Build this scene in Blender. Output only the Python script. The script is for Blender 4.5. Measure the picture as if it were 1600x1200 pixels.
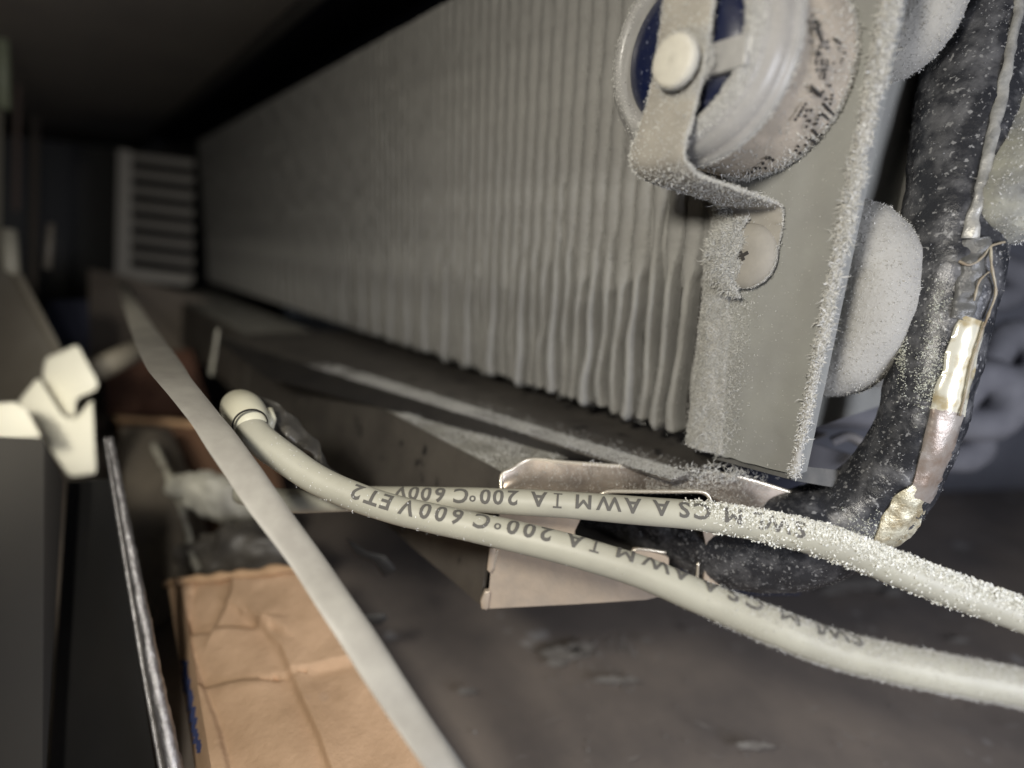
import bpy, bmesh, math, random
import numpy as np
from mathutils import Vector, Matrix, noise
random.seed(7); rng = np.random.default_rng(7)
D = bpy.data
S = bpy.context.scene
for o in list(D.objects): D.objects.remove(o)
COL = S.collection
U = 0.01            # everything below is laid out in centimetres, U turns it into metres

# ------------------------------------------------------------------ camera
CAM = Vector((0, -6, 0))                       # X along the coil, Y into the coil, Z up
fwd = Vector((-0.760, 0.607, -0.231)).normalized()
right = fwd.cross(Vector((-0.207, 0.111, 0.972))).normalized()
up = right.cross(fwd).normalized()
FOC = 900.0                                    # focal length in pixels of the 1600 px wide photo
cam = D.cameras.new('camera'); camo = D.objects.new('camera', cam); COL.objects.link(camo)
M = Matrix((right, up, -fwd)).transposed().to_4x4(); M.translation = CAM * U
camo.matrix_world = M
cam.sensor_width = 36; cam.lens = 36 * FOC / 1600
cam.clip_start = 0.001; cam.clip_end = 20
cam.dof.use_dof = True; cam.dof.focus_distance = 0.061; cam.dof.aperture_fstop = 10.5
S.camera = camo
# ------------------------------------------------------------------ world, lamps, exposure
w = D.worlds.new('World'); S.world = w; w.use_nodes = True
bg = w.node_tree.nodes['Background']; bg.inputs[0].default_value = (0.75, 0.85, 1.0, 1); bg.inputs[1].default_value = 0.014
def camdir(r, u, f): return right * r + up * u + fwd * f
def area_lamp(name, pos, target, size, watt, col):
    l = D.lights.new(name, 'AREA'); l.shape = 'DISK'; l.size = size * U; l.energy = watt; l.color = col
    o = D.objects.new(name, l); COL.objects.link(o); o.location = pos * U
    o.rotation_euler = (target - pos).to_track_quat('-Z', 'Y').to_euler(); return o
area_lamp('torch_lamp', CAM + camdir(-2.6, 2.2, -1.8), CAM + camdir(0.2, -1.0, 7), 1.3, 0.078, (1.0, 0.945, 0.84))
ol = area_lamp('opening_lamp', CAM + camdir(-7.5, 2.5, 1.5), CAM + camdir(-9.5, -1.0, 13), 2.0, 0.0062, (1.0, 0.94, 0.80)); ol.data.spread = math.radians(48)
area_lamp('right_fill_lamp', CAM + camdir(8, -2, -2), CAM + camdir(5.5, -3.2, 8), 5, 0.105, (0.86, 0.89, 1.0))  # added bluish fill for the right-hand floor and wall, source unseen
S.view_settings.view_transform = 'Standard'; S.view_settings.look = 'None'
S.view_settings.exposure = 0.18; S.view_settings.gamma = 1
S.render.engine = 'CYCLES'

# ------------------------------------------------------------------ point helpers
def ray(px, py): return (right * (px - 800) + fwd * FOC + up * (600 - py))
def P(px, py, d): return CAM + ray(px, py) * (d / FOC)          # at depth d cm
def onY(px, py, y=0.): r = ray(px, py); return CAM + r * ((y - CAM.y) / r.y)
def onZ(px, py, z=0.): r = ray(px, py); return CAM + r * ((z - CAM.z) / r.z)
def onX(px, py, x=0.): r = ray(px, py); return CAM + r * ((x - CAM.x) / r.x)
def nz(p, s=1.0, seed=0.0): return noise.noise(Vector((p[0] * s + seed, p[1] * s - seed * 1.7, p[2] * s + seed * .6)))

# ------------------------------------------------------------------ objects
ORG = {}
def tag(o, label=None, cat=None, group=None, kind=None):
    if label: o['label'] = label
    if cat: o['category'] = cat
    if group: o['group'] = group
    if kind: o['kind'] = kind
    return o
def thing(name, loc, label, cat, group=None):
    o = D.objects.new(name, None); COL.objects.link(o); o.location = Vector(loc) * U; o.empty_display_size = 0.005
    ORG[o.name] = Vector(loc); return tag(o, label, cat, group)
def mesh(name, vs, fs, mat, parent=None, smooth=True, kind=None, auto=None):
    org = ORG[parent.name] if parent else Vector((0, 0, 0))
    me = D.meshes.new(name)
    a = (np.array([tuple(v) for v in vs], dtype=float) - np.array(org)) * U
    me.from_pydata(a.tolist(), [], fs); me.update()
    if smooth:
        me.polygons.foreach_set('use_smooth', [True] * len(me.polygons))
        if auto is not None: me.set_sharp_from_angle(angle=math.radians(auto))
    me.materials.append(mat)
    o = D.objects.new(name, me); COL.objects.link(o)
    if parent: o.parent = parent
    ORG[o.name] = org
    if kind: o['kind'] = kind
    return o
def grid(fn, nu, nv):
    vs = [fn(i / nu, j / nv) for j in range(nv + 1) for i in range(nu + 1)]
    fs = [(j*(nu+1)+i, j*(nu+1)+i+1, (j+1)*(nu+1)+i+1, (j+1)*(nu+1)+i) for j in range(nv) for i in range(nu)]
    return vs, fs
def merge(*ms):
    V, F = [], []
    for vs, fs in ms:
        b = len(V); V += list(vs); F += [tuple(i + b for i in f) for f in fs]
    return V, F
def slab_grid(fn, thick, nu, nv):               # a bent sheet with thickness, fn(u,v) -> point, thick = vector
    a, f = grid(fn, nu, nv); t = Vector(thick)
    b = [Vector(p) + t for p in a]; n = len(a)
    F = [tuple(x) for x in f] + [tuple(i + n for i in reversed(x)) for x in f]
    W = nu + 1
    rim = [i for i in range(W)] + [j*W + nu for j in range(1, nv+1)] + [nv*W + i for i in range(nu-1, -1, -1)] + [j*W for j in range(nv-1, 0, -1)]
    for k in range(len(rim)):
        p, q = rim[k], rim[(k+1) % len(rim)]
        F.append((q, p, p + n, q + n))
    return a + b, F
def quadfn(a, b, c, d):                          # a-b bottom, d-c top
    return lambda u, v: (a*(1-u) + b*u)*(1-v) + (d*(1-u) + c*u)*v
def prism(pts, t, holes=()):                     # flat polygon (with holes) extruded by vector t
    bm = bmesh.new(); loops = []
    for lp in [pts] + list(holes):
        vs = [bm.verts.new(p) for p in lp]
        es = [bm.edges.new((vs[i], vs[(i+1) % len(vs)])) for i in range(len(vs))]; loops.append(es)
    r = bmesh.ops.triangle_fill(bm, edges=[e for l in loops for e in l], use_beauty=True)
    g = bmesh.ops.extrude_face_region(bm, geom=bm.faces[:])
    bmesh.ops.translate(bm, verts=[v for v in g['geom'] if isinstance(v, bmesh.types.BMVert)], vec=t)
    bmesh.ops.recalc_face_normals(bm, faces=bm.faces[:])
    bm.verts.ensure_lookup_table()
    out = [v.co.copy() for v in bm.verts], [tuple(v.index for v in f.verts) for f in bm.faces]
    bm.free(); return out
def bevel_mesh(vf, w=0.02, seg=2, ang=30):
    bm = bmesh.new(); vs = [bm.verts.new(v) for v in vf[0]]
    for f in vf[1]:
        try: bm.faces.new([vs[i] for i in f])
        except ValueError: pass
    bmesh.ops.recalc_face_normals(bm, faces=bm.faces[:])
    bmesh.ops.dissolve_limit(bm, angle_limit=0.01, verts=bm.verts[:], edges=bm.edges[:])
    es = [e for e in bm.edges if len(e.link_faces) == 2 and e.calc_face_angle(0) > math.radians(ang)]
    bmesh.ops.bevel(bm, geom=es, offset=w, segments=seg, profile=0.5, affect='EDGES', clamp_overlap=True)
    bmesh.ops.triangulate(bm, faces=[f for f in bm.faces if len(f.verts) > 4])
    bm.verts.index_update()
    out = [v.co.copy() for v in bm.verts], [tuple(v.index for v in f.verts) for f in bm.faces]
    bm.free(); return out
def hexa(p):                                     # 8 corners: bottom 4, top 4
    return list(p), [(3,2,1,0), (4,5,6,7), (0,1,5,4), (1,2,6,5), (2,3,7,6), (3,0,4,7)]
def box(c, ax, ay, az):                          # centre and half-axis vectors
    c = Vector(c); ax, ay, az = Vector(ax), Vector(ay), Vector(az)
    return hexa([c-ax-ay-az, c+ax-ay-az, c+ax+ay-az, c-ax+ay-az, c-ax-ay+az, c+ax-ay+az, c+ax+ay+az, c-ax+ay+az])
def catmull(pts, n):
    out = []; k = len(pts)
    dim = len(pts[0])
    for i in range(k - 1):
        p0, p1, p2, p3 = (np.array(pts[max(0, i-1)]), np.array(pts[i]), np.array(pts[i+1]), np.array(pts[min(k-1, i+2)]))
        for s in range(n):
            t = s / n
            out.append(0.5*((2*p1) + (-p0+p2)*t + (2*p0-5*p1+4*p2-p3)*t*t + (-p0+3*p1-3*p2+p3)*t**3))
    out.append(np.array(pts[-1])); return out
def tube(path, rad, seg=24, bump=None, flat=None, cap=True):
    """path: list of points, rad: number or list; returns mesh and frames"""
    pts = [Vector(p[:3]) for p in path]; n = len(pts)
    R = rad if hasattr(rad, '__len__') else [rad]*n
    T = [(pts[min(i+1, n-1)] - pts[max(i-1, 0)]).normalized() for i in range(n)]
    a = T[0].orthogonal().normalized(); fr = []
    for i in range(n):
        a = (a - T[i]*a.dot(T[i])).normalized(); fr.append((pts[i], T[i], a.copy(), T[i].cross(a)))
    vs, fs = [], []
    for i, (p, t, x, y) in enumerate(fr):
        for k in range(seg):
            th = 2*math.pi*k/seg; d = x*math.cos(th) + y*math.sin(th)
            r = R[i]
            if flat:
                ax, f = flat; r = r * (1 - (1-f)*abs(d.dot((ax - t*ax.dot(t)).normalized())))
            q = p + d*r
            if bump: q = q + d*bump(q, i/n)
            vs.append(q)
    for i in range(n-1):
        for k in range(seg):
            k2 = (k+1) % seg
            fs.append((i*seg+k, i*seg+k2, (i+1)*seg+k2, (i+1)*seg+k))
    if cap:
        vs.append(pts[0]); vs.append(pts[-1]); c0, c1 = len(vs)-2, len(vs)-1
        for k in range(seg):
            k2 = (k+1) % seg
            fs.append((c0, k2, k)); fs.append((c1, (n-1)*seg+k, (n-1)*seg+k2))
    return (vs, fs), fr
def lathe(c, axis, prof, seg=64, bump=None):      # prof: list of (axial, radius)
    axis = Vector(axis).normalized(); x = axis.orthogonal().normalized(); y = axis.cross(x); c = Vector(c)
    vs, fs = [], []; n = len(prof)
    for (h, r) in prof:
        for k in range(seg):
            th = 2*math.pi*k/seg; d = x*math.cos(th)+y*math.sin(th)
            q = c + axis*h + d*max(r, 1e-4)
            if bump: q = q + d*bump(q)
            vs.append(q)
    for i in range(n-1):
        for k in range(seg):
            k2 = (k+1) % seg; fs.append((i*seg+k, i*seg+k2, (i+1)*seg+k2, (i+1)*seg+k))
    return vs, fs
# ---- frost: many small ice needles, one mesh
def sample(vf, n, mask=None):
    V = np.array([tuple(v) for v in vf[0]]); tri = []
    for f in vf[1]:
        for k in range(1, len(f)-1): tri.append((f[0], f[k], f[k+1]))
    T = np.array(tri); A, B, C = V[T[:,0]], V[T[:,1]], V[T[:,2]]
    N = np.cross(B-A, C-A); ar = np.linalg.norm(N, axis=1); ok = ar > 1e-12
    A, B, C, N, ar = A[ok], B[ok], C[ok], N[ok], ar[ok]; N = N/ar[:,None]
    wgt = ar.copy()
    if mask:
        cen = (A+B+C)/3; wgt = wgt*np.array([max(0., mask(c, nn)) for c, nn in zip(cen, N)])
    if wgt.sum() <= 0: return np.zeros((0,3)), np.zeros((0,3))
    idx = rng.choice(len(wgt), n, p=wgt/wgt.sum())
    r1 = np.sqrt(rng.random(n))[:,None]; r2 = rng.random(n)[:,None]
    return A[idx]*(1-r1) + B[idx]*r1*(1-r2) + C[idx]*r1*r2, N[idx]
def needles(name, Pn, Nn, length, width, mat, parent, tilt=0.7, grav=None, rep=2):
    n = len(Pn)
    if n == 0: return None
    Pn = np.asarray(Pn, dtype=float); Nn = np.asarray(Nn, dtype=float)
    if rep > 1:                                   # clumps: every seed grows a few more beside it
        Pn = np.concatenate([Pn + rng.normal(0, .010, Pn.shape)*(k > 0) for k in range(rep)]); Nn = np.concatenate([Nn]*rep); n = len(Pn)
    d = Nn + rng.normal(0, tilt, (n,3))
    if grav is not None: d = d + np.array(grav)
    d /= np.linalg.norm(d, axis=1)[:,None]
    L = length*.36*np.exp(rng.normal(0, .42, n)); Wd = width*.68*np.exp(rng.normal(0, .35, n))
    h = rng.normal(0, 1, (n,3)); x = np.cross(d, h); x /= np.linalg.norm(x, axis=1)[:,None]; y = np.cross(d, x)
    base = Pn - d*(Wd*.4)[:,None]
    vs = np.zeros((n, 7, 3))
    mid = base + d*(L*.55)[:,None] + rng.normal(0, .12, (n,3))*L[:,None]
    for k in range(3):
        th = 2*math.pi*k/3
        o = x*math.cos(th)+y*math.sin(th)
        vs[:,k] = base + o*Wd[:,None]; vs[:,3+k] = mid + o*(Wd*.75)[:,None]
    vs[:,6] = mid + (d + rng.normal(0,.35,(n,3)))*(L*.5)[:,None]
    f = np.array([(0,1,4,3), (1,2,5,4), (2,0,3,5)]); t = np.array([(3,4,6), (4,5,6), (5,3,6)])
    off = np.arange(n)*7
    F = [tuple(r) for r in (f[None]+off[:,None,None]).reshape(-1,4).tolist()] + [tuple(r) for r in (t[None]+off[:,None,None]).reshape(-1,3).tolist()]
    return mesh(name, vs.reshape(-1,3), F, mat, parent, smooth=False, kind='stuff')

# ------------------------------------------------------------------ materials
def mat(name, base, rough=0.6, metal=0.0, var=None, vscale=2.0, vdetail=6, bump=0.0, bscale=0.1, bdist=0.02, spec=0.5, trans=0, sss=0, coat=0,
        speck=None, rvar=0, alpha=1, contrast=(0.35, 0.65), ior=None, stretch=None):
    m = D.materials.new(name); m.use_nodes = True; nt = m.node_tree; b = nt.nodes['Principled BSDF']; L = nt.links.new
    b.inputs['Base Color'].default_value = (*base, 1); b.inputs['Roughness'].default_value = rough; b.inputs['Metallic'].default_value = metal
    b.inputs['Specular IOR Level'].default_value = spec
    if ior: b.inputs['IOR'].default_value = ior
    if trans: b.inputs['Transmission Weight'].default_value = trans
    if alpha < 1: b.inputs['Alpha'].default_value = alpha
    if coat: b.inputs['Coat Weight'].default_value = coat
    if sss:
        b.inputs['Subsurface Weight'].default_value = sss; b.inputs['Subsurface Radius'].default_value = (1, .9, .8); b.inputs['Subsurface Scale'].default_value = 0.0012
    tc = nt.nodes.new('ShaderNodeTexCoord'); src = tc.outputs['Object']
    if stretch:
        mp = nt.nodes.new('ShaderNodeMapping'); mp.inputs['Scale'].default_value = stretch; L(src, mp.inputs['Vector']); src = mp.outputs[0]
    def nse(size, detail=4, rgh=.6, vec=None):
        n = nt.nodes.new('ShaderNodeTexNoise'); n.inputs['Scale'].default_value = 100/size; n.inputs['Detail'].default_value = detail
        n.inputs['Roughness'].default_value = rgh; L(vec or src, n.inputs['Vector']); return n.outputs['Fac']
    col = None
    if var:
        r = nt.nodes.new('ShaderNodeMapRange'); r.inputs['From Min'].default_value = contrast[0]; r.inputs['From Max'].default_value = contrast[1]
        L(nse(vscale, vdetail), r.inputs['Value'])
        mx = nt.nodes.new('ShaderNodeMix'); mx.data_type = 'RGBA'; mx.inputs['A'].default_value = (*base, 1); mx.inputs['B'].default_value = (*var, 1)
        L(r.outputs[0], mx.inputs['Factor']); col = mx.outputs['Result']; L(col, b.inputs['Base Color'])
        if rvar:
            r2 = nt.nodes.new('ShaderNodeMapRange'); r2.inputs['To Min'].default_value = rough; r2.inputs['To Max'].default_value = rough+rvar
            r2.inputs['From Min'].default_value = contrast[0]; r2.inputs['From Max'].default_value = contrast[1]
            L(nse(vscale*.7, 5), r2.inputs['Value']); L(r2.outputs[0], b.inputs['Roughness'])
    if speck:                                     # (colour, size cm, threshold)
        sc, sz, th = speck
        f = nse(sz, 2, .5); r = nt.nodes.new('ShaderNodeMapRange'); r.inputs['From Min'].default_value = th; r.inputs['From Max'].default_value = th+.06
        L(f, r.inputs['Value']); mx = nt.nodes.new('ShaderNodeMix'); mx.data_type = 'RGBA'
        if col: L(col, mx.inputs['A'])
        else: mx.inputs['A'].default_value = (*base, 1)
        mx.inputs['B'].default_value = (*sc, 1); L(r.outputs[0], mx.inputs['Factor']); L(mx.outputs['Result'], b.inputs['Base Color'])
    if bump:
        bp = nt.nodes.new('ShaderNodeBump'); bp.inputs['Strength'].default_value = bump; bp.inputs['Distance'].default_value = bdist*U
        L(nse(bscale, 6, .65), bp.inputs['Height']); L(bp.outputs[0], b.inputs['Normal'])
    return m
FROST   = mat('frost_coat', (.40,.39,.36), .9, var=(.33,.32,.295), vscale=.6, bump=.8, bscale=.05, bdist=.02, spec=.2)
FIN     = mat('frosted_fin', (.32,.315,.295), .9, var=(.26,.255,.24), vscale=.8, bump=.7, bscale=.05, bdist=.015, spec=.2)
NEEDLE  = mat('ice_needle', (.52,.515,.485), .55, spec=.5)
SPARK   = mat('ice_sparkle', (.85,.85,.85), .12, spec=1.0)
PLATE   = mat('frosted_plate', (.29,.292,.27), .75, var=(.25,.25,.235), vscale=.7, bump=.35, bscale=.03, bdist=.008, spec=.3, speck=((.36,.36,.33), .05, .66))
STRAP   = mat('frosted_strap', (.33,.31,.27), .62, var=(.27,.255,.225), vscale=.3, bump=.3, bscale=.03, bdist=.008, spec=.3)
RIVET   = mat('frosted_rivet', (.52,.50,.43), .8, var=(.46,.44,.38), vscale=.1, bump=.3, bscale=.02, bdist=.006)
NAVY    = mat('navy_plastic', (.004,.008,.035), .3, var=(.012,.016,.04), vscale=.1, bump=.3, bscale=.04, bdist=.006, coat=.3, speck=((.10,.11,.16), .035, .66))
CLEAR   = mat('milky_plastic', (.46,.455,.44), .28, var=(.36,.355,.34), vscale=.5, bump=.25, bscale=.05, bdist=.008, alpha=.62)
PEACH   = mat('frosted_cap', (.45,.39,.315), .85, var=(.34,.30,.245), vscale=.25, bump=.8, bscale=.025, bdist=.015)
INK     = mat('dark_ink', (.035,.032,.03), .8)
INK2    = mat('faded_ink', (.10,.095,.085), .8)
WIRE    = mat('white_silicone', (.42,.41,.335), .5, var=(.345,.335,.275), vscale=.8, bump=.1, bscale=.08, bdist=.006, sss=.15, spec=.45)
WIREB   = mat('grey_silicone', (.35,.335,.295), .5, var=(.28,.265,.235), vscale=.35, bump=.25, bscale=.06, bdist=.01, spec=.4)
BLACKT  = mat('black_tube', (.026,.027,.031), .24, var=(.15,.15,.155), vscale=.28, contrast=(.46,.72), bump=.6, bscale=.12, bdist=.02, speck=((.24,.24,.24), .05, .62), rvar=.3)
FILM    = mat('wrinkled_film', (.22,.21,.18), .25, alpha=.6, bump=.5, bscale=.1, bdist=.02, spec=.8)
SILVER  = mat('silver_foil', (.86,.83,.68), .22, metal=.45, var=(.60,.50,.30), vscale=.3, bump=.2, bscale=.12, bdist=.004, contrast=(.5,.62))
SHEET   = mat('zinc_sheet', (.70,.58,.45), .36, metal=.45, var=(.56,.48,.39), vscale=.5, bump=.5, bscale=.7, bdist=.05, rvar=.12)  # warm reflection of the cardboard is put into this base colour
LIPM    = mat('lip_metal', (.50,.43,.36), .32, metal=.8, var=(.36,.31,.27), vscale=.5, bump=.3, bscale=.15, bdist=.01, speck=((.5,.49,.44), .03, .63), rvar=.25)
RIMM    = mat('bright_rim', (.78,.72,.60), .25, metal=.6, bump=.2, bscale=.05)
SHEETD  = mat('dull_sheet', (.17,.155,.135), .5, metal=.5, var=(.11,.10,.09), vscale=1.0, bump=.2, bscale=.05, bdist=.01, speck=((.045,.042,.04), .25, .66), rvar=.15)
SHEETF  = mat('frost_dusted_sheet', (.34,.33,.29), .75, metal=.1, var=(.20,.195,.175), vscale=.5, bump=.9, bscale=.025, bdist=.025, speck=((.55,.54,.48), .03, .57))
DARKM   = mat('dark_metal', (.05,.046,.042), .5, metal=.3, var=(.035,.033,.032), vscale=.6, bump=.2, bscale=.05)
FLOORM  = mat('liner_floor', (.25,.212,.18), .34, var=(.15,.132,.12), vscale=3.0, bump=.25, bscale=.3, bdist=.02, speck=((.36,.34,.32), .9, .69), rvar=.2, spec=.4)
WALLM   = mat('liner_wall', (.36,.37,.42), .6, var=(.28,.29,.34), vscale=2.0, bump=.2, bscale=.4)
CEILM   = mat('cabinet_ceiling', (.34,.305,.26), .6, var=(.27,.245,.215), vscale=6, bump=.1, bscale=.2)
VOIDM   = mat('void_black', (.008,.010,.024), .8)  # near-black that paints in dark gaps; also used for the black block
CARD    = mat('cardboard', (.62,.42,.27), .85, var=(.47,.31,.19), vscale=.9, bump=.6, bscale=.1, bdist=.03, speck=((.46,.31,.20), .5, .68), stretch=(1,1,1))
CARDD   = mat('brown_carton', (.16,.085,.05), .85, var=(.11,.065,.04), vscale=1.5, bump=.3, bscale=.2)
CARDE   = mat('torn_card_edge', (.55,.36,.21), .9, bump=.6, bscale=.06)
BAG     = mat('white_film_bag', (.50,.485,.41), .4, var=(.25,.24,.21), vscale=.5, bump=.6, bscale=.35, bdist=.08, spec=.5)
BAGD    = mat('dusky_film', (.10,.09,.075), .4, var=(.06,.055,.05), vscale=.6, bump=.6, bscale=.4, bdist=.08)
WHITEP  = mat('white_plastic', (.90,.88,.76), .45, bump=.1, bscale=.3)
CONN    = mat('cream_plastic', (.62,.60,.47), .35, sss=.1)
GREYP   = mat('grey_panel', (.040,.037,.033), .75, var=(.032,.030,.028), vscale=3)
PANELD  = mat('dark_panel', (.014,.014,.014), .5, var=(.02,.019,.018), vscale=2)
CHROME  = mat('worn_chrome', (.50,.49,.50), .35, metal=.8, bump=.8, bscale=.05, bdist=.02, var=(.25,.24,.24), vscale=.15)
GRILLE  = mat('grille_plastic', (.34,.32,.28), .6, bump=.1, bscale=.2)
LEAF    = mat('dark_film', (.05,.047,.042), .35, var=(.16,.15,.13), vscale=.35, bump=.5, bscale=.2, bdist=.04, contrast=(.5,.75))

# ================================================================== SETTING
FZ = -7.6
mesh('floor', *grid(lambda u, v: Vector((-60 + 110*u, -35 + 60*v, FZ + .12*nz((u*110, v*60, 0), .12) )), 60, 40), FLOORM, kind='structure')
# liner wall behind the pipework, on the right
g0, g1 = onZ(1180, 775, FZ), onZ(1760, 762, FZ); e = (g1-g0)
WN = Vector((-e.y, e.x, 0)).normalized()
wl0, wl1 = g0 + e*0.0, g1 + e*1.2
mesh('back_wall', *slab_grid(quadfn(wl0, wl1, wl1+Vector((0,0,22)), wl0+Vector((0,0,22))), WN*.6, 20, 12), WALLM, kind='structure')
# far end wall of the compartment and the wall on the left
mesh('far_wall', *slab_grid(quadfn(Vector((-46,-22,FZ)), Vector((-46,8,FZ)), Vector((-46,8,12)), Vector((-46,-22,12))), Vector((-.5,0,0)), 4, 4), PANELD, kind='structure')
# ceiling panel with its folded edge, and a near-black sheet painting in the dark gap above the coil
ez = 5.0; ey = -.8
mesh('ceiling', *merge(
    slab_grid(quadfn(Vector((-46,-30,ez)), Vector((12,-30,ez)), Vector((12,ey-.35,ez)), Vector((-46,ey-.35,ez))), Vector((0,0,.3)), 8, 4)), CEILM, kind='structure')
fs_ = tag(mesh('ceiling_flange', *bevel_mesh(hexa([Vector((-46,ey-.35,ez-.10)), Vector((12,ey-.35,ez-.10)), Vector((12,ey,ez-.10)), Vector((-46,ey,ez-.10)),
    Vector((-46,ey-.35,ez+.25)), Vector((12,ey-.35,ez+.25)), Vector((12,ey,ez+.25)), Vector((-46,ey,ez+.25))]), .04), DARKM, smooth=True, auto=40, kind='structure'))
mesh('dark_gap_sheet', *slab_grid(quadfn(Vector((-46,ey,ez+.9)), Vector((12,ey,ez+.9)), Vector((12,9,ez+.9)), Vector((-46,9,ez+.9))), Vector((0,0,.4)), 4, 2), VOIDM, kind='structure')

# ================================================================== EVAPORATOR COIL
ZT, ZB = 4.15, -2.22
XR = -3.88                                        # where the fins end and the end plate starts
coil = thing('evaporator_coil', (-15, 1.5, ZB), 'long frosted evaporator coil with upright fins and a grey end plate', 'evaporator coil')
PITCH = 0.262
def fin_mesh(seed, near):
    """rounded, frost-thickened fin edge; x is local, from 0"""
    nv = (230 if seed <= 18 else 90) if near else 14
    tv = .27 + .07*math.sin(seed*1.9) + .05*math.sin(seed*.7); prof = [(-.112,.42),(-.118,.16),(-.116,.03),(-.085,.002),(0,-.012),(.085,.002),(.116,.03),(.118,.16),(.112,.42)]
    n = len(prof); vs = []; fs = []
    lift = .10*random.random()
    for j in range(nv+1):
        v = j/nv; z = ZB + (ZT-ZB)*v
        if j == 0: z -= lift
        low = max(0, 1 - v/.30)
        wav = (.045*math.sin(v*26+seed*1.3) + .05*nz((seed*3.1, 0, z), 1.6))*low*(1 if near else .5) + .012*nz((seed*9, 1, z), 2.2)
        kk = max(0, min(1, (v - tv + .10*nz((seed*2.3, 4, z), 3))/.12)); kk = kk*kk*(3-2*kk)
        fat = (.40 + .26*math.exp(-v/.05) + .10*nz((seed*5., 2, z), 1.4))*(1-kk) + (.985 + .05*nz((seed*5., 2, z), 1.4))*kk
        jag = .016*kk*(1 if near else 0)
        dep = .02*nz((seed*7, 3, z), 3.) + .05*low*math.sin(seed*2.1)
        end = 1.0 if j > 1 else (.9 if j == 1 else .45)
        for (x, y) in prof:
            p = Vector((x*fat*end + wav, y + dep + (.06 if j == 0 else 0), z))
            p.x += jag*nz((p.x*9+seed, p.y*8, z), 17) + .006*nz((p.x*3+seed, p.y*8, z*8), 1.5); p.y += jag*.6*nz((p.x*20, seed, z), 12)
            vs.append(p)
    for j in range(nv):
        for i in range(n-1): fs.append((j*n+i, j*n+i+1, (j+1)*n+i+1, (j+1)*n+i))
    fs.append(tuple(range(n-1, -1, -1)))
    return vs, fs
org = ORG[coil.name]; finmeshes = []
nfin = 106
for k in range(nfin):
    x = XR - .10 - PITCH*k
    if k < 34 or k % 1 == 0 and k < 40:
        vs, fs = fin_mesh(k+1, True)
        me = D.meshes.new('fin'); me.from_pydata([((p.x)*U, (p.y-org.y)*U, (p.z-org.z)*U) for p in vs], [], fs)
        me.polygons.foreach_set('use_smooth', [True]*len(me.polygons)); me.materials.append(FIN)
        if k >= 34: finmeshes.append(me)
    else: me = finmeshes[(k*5) % len(finmeshes)]
    o = D.objects.new('fin', me); COL.objects.link(o); o.parent = coil; o.location = ((x-org.x)*U, 0, 0)
XL = XR - .1 - PITCH*nfin
# frost packed between the fins: shallow at the top, deep at the foot
def bed(u, v):
    x = XR + (XL-XR)*u; z = ZB+.03 + (ZT-ZB-.03)*v
    k = max(0, min(1, (.36-v)/.12)); far = max(0, min(1, (u-.12)/.25))
    return Vector((x, (.004 + .085*max(0,min(1,(.88-v)/.4))*(1-.85*max(0,min(1,(u-.06)/.2)))) + .24*k*(1-far*.85) + .02*nz((x, 0, z), 2.0), z))
mesh('packed_frost', *grid(bed, 300, 60), FIN, coil, kind='stuff')
mesh('coil_core', *hexa([Vector((XL,.25,ZB+.02)), Vector((XR+.05,.25,ZB+.02)), Vector((XR+.05,4.2,ZB+.02)), Vector((XL,4.2,ZB+.02)),
                         Vector((XL,.25,ZT)), Vector((XR+.05,.25,ZT)), Vector((XR+.05,4.2,ZT)), Vector((XL,4.2,ZT))]), DARKM, coil, smooth=False)
# fringe of frost at the foot of the fins
pp, nn = [], []
for k in range(40):
    x0 = XR-.1-PITCH*k
    for _ in range(46):
        pp.append((x0 + random.gauss(0,.035), random.uniform(-.01,.09), ZB + random.uniform(-.04,.9)**1)); nn.append((random.gauss(0,.5), -1, -.3))
needles('fin_frost', np.array(pp), np.array(nn), .028, .007, NEEDLE, coil)
pp = [(XR-.1-PITCH*k + random.uniform(-.10,.10), -.005, random.uniform(ZB+.1, ZT)) for k in range(22) for _ in range(420)]
needles('fin_grain', np.array(pp), np.tile(np.array([0,-1.,-.2]), (len(pp),1)), .016, .0075, FIN, coil, rep=1)
# end plate
XE = -2.56
plate_v = slab_grid(lambda u, v: Vector((XR+.02 + (XE-XR-.02)*u, -.05 + .012*nz((u*3, v*9, 0), 2.), ZB-.10+.10*u + (ZT+.6-ZB)*v + (.10*(1-u)**2*nz((u*8,0,0),1.)))), Vector((0,.12,0)), 24, 60)
# irregular lower left corner
plate_v = ([Vector(p) + (Vector((.22,0,.04)) * max(0, 1-(p.z-ZB+.1)/.35) * max(0, 1-(p.x-XR)/.5)) for p in plate_v[0]], plate_v[1])
plate_v = ([Vector(p) + Vector((.038*(p[2]+1.3)*max(0,(p.x-XR)/(XE-XR)),0,0)) for p in plate_v[0]], plate_v[1])
ep = mesh('end_plate', *plate_v, PLATE, coil, auto=50)
mesh('end_plate_return', *slab_grid(lambda u, v: Vector((XE-.05+.038*(ZB+(ZT+.6-ZB)*v+1.3), .07+.16*u, ZB-.02+(ZT+.62-ZB)*v)), Vector((.05,0,0)), 3, 12), PLATE, coil, auto=50)
mesh('tube_sheet', *slab_grid(lambda u, v: Vector((XE-.42, .1+4.1*u, ZB+.25+(ZT+.3-ZB)*v)), Vector((.05,0,0)), 12, 20), PLATE, coil, auto=50)
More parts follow.
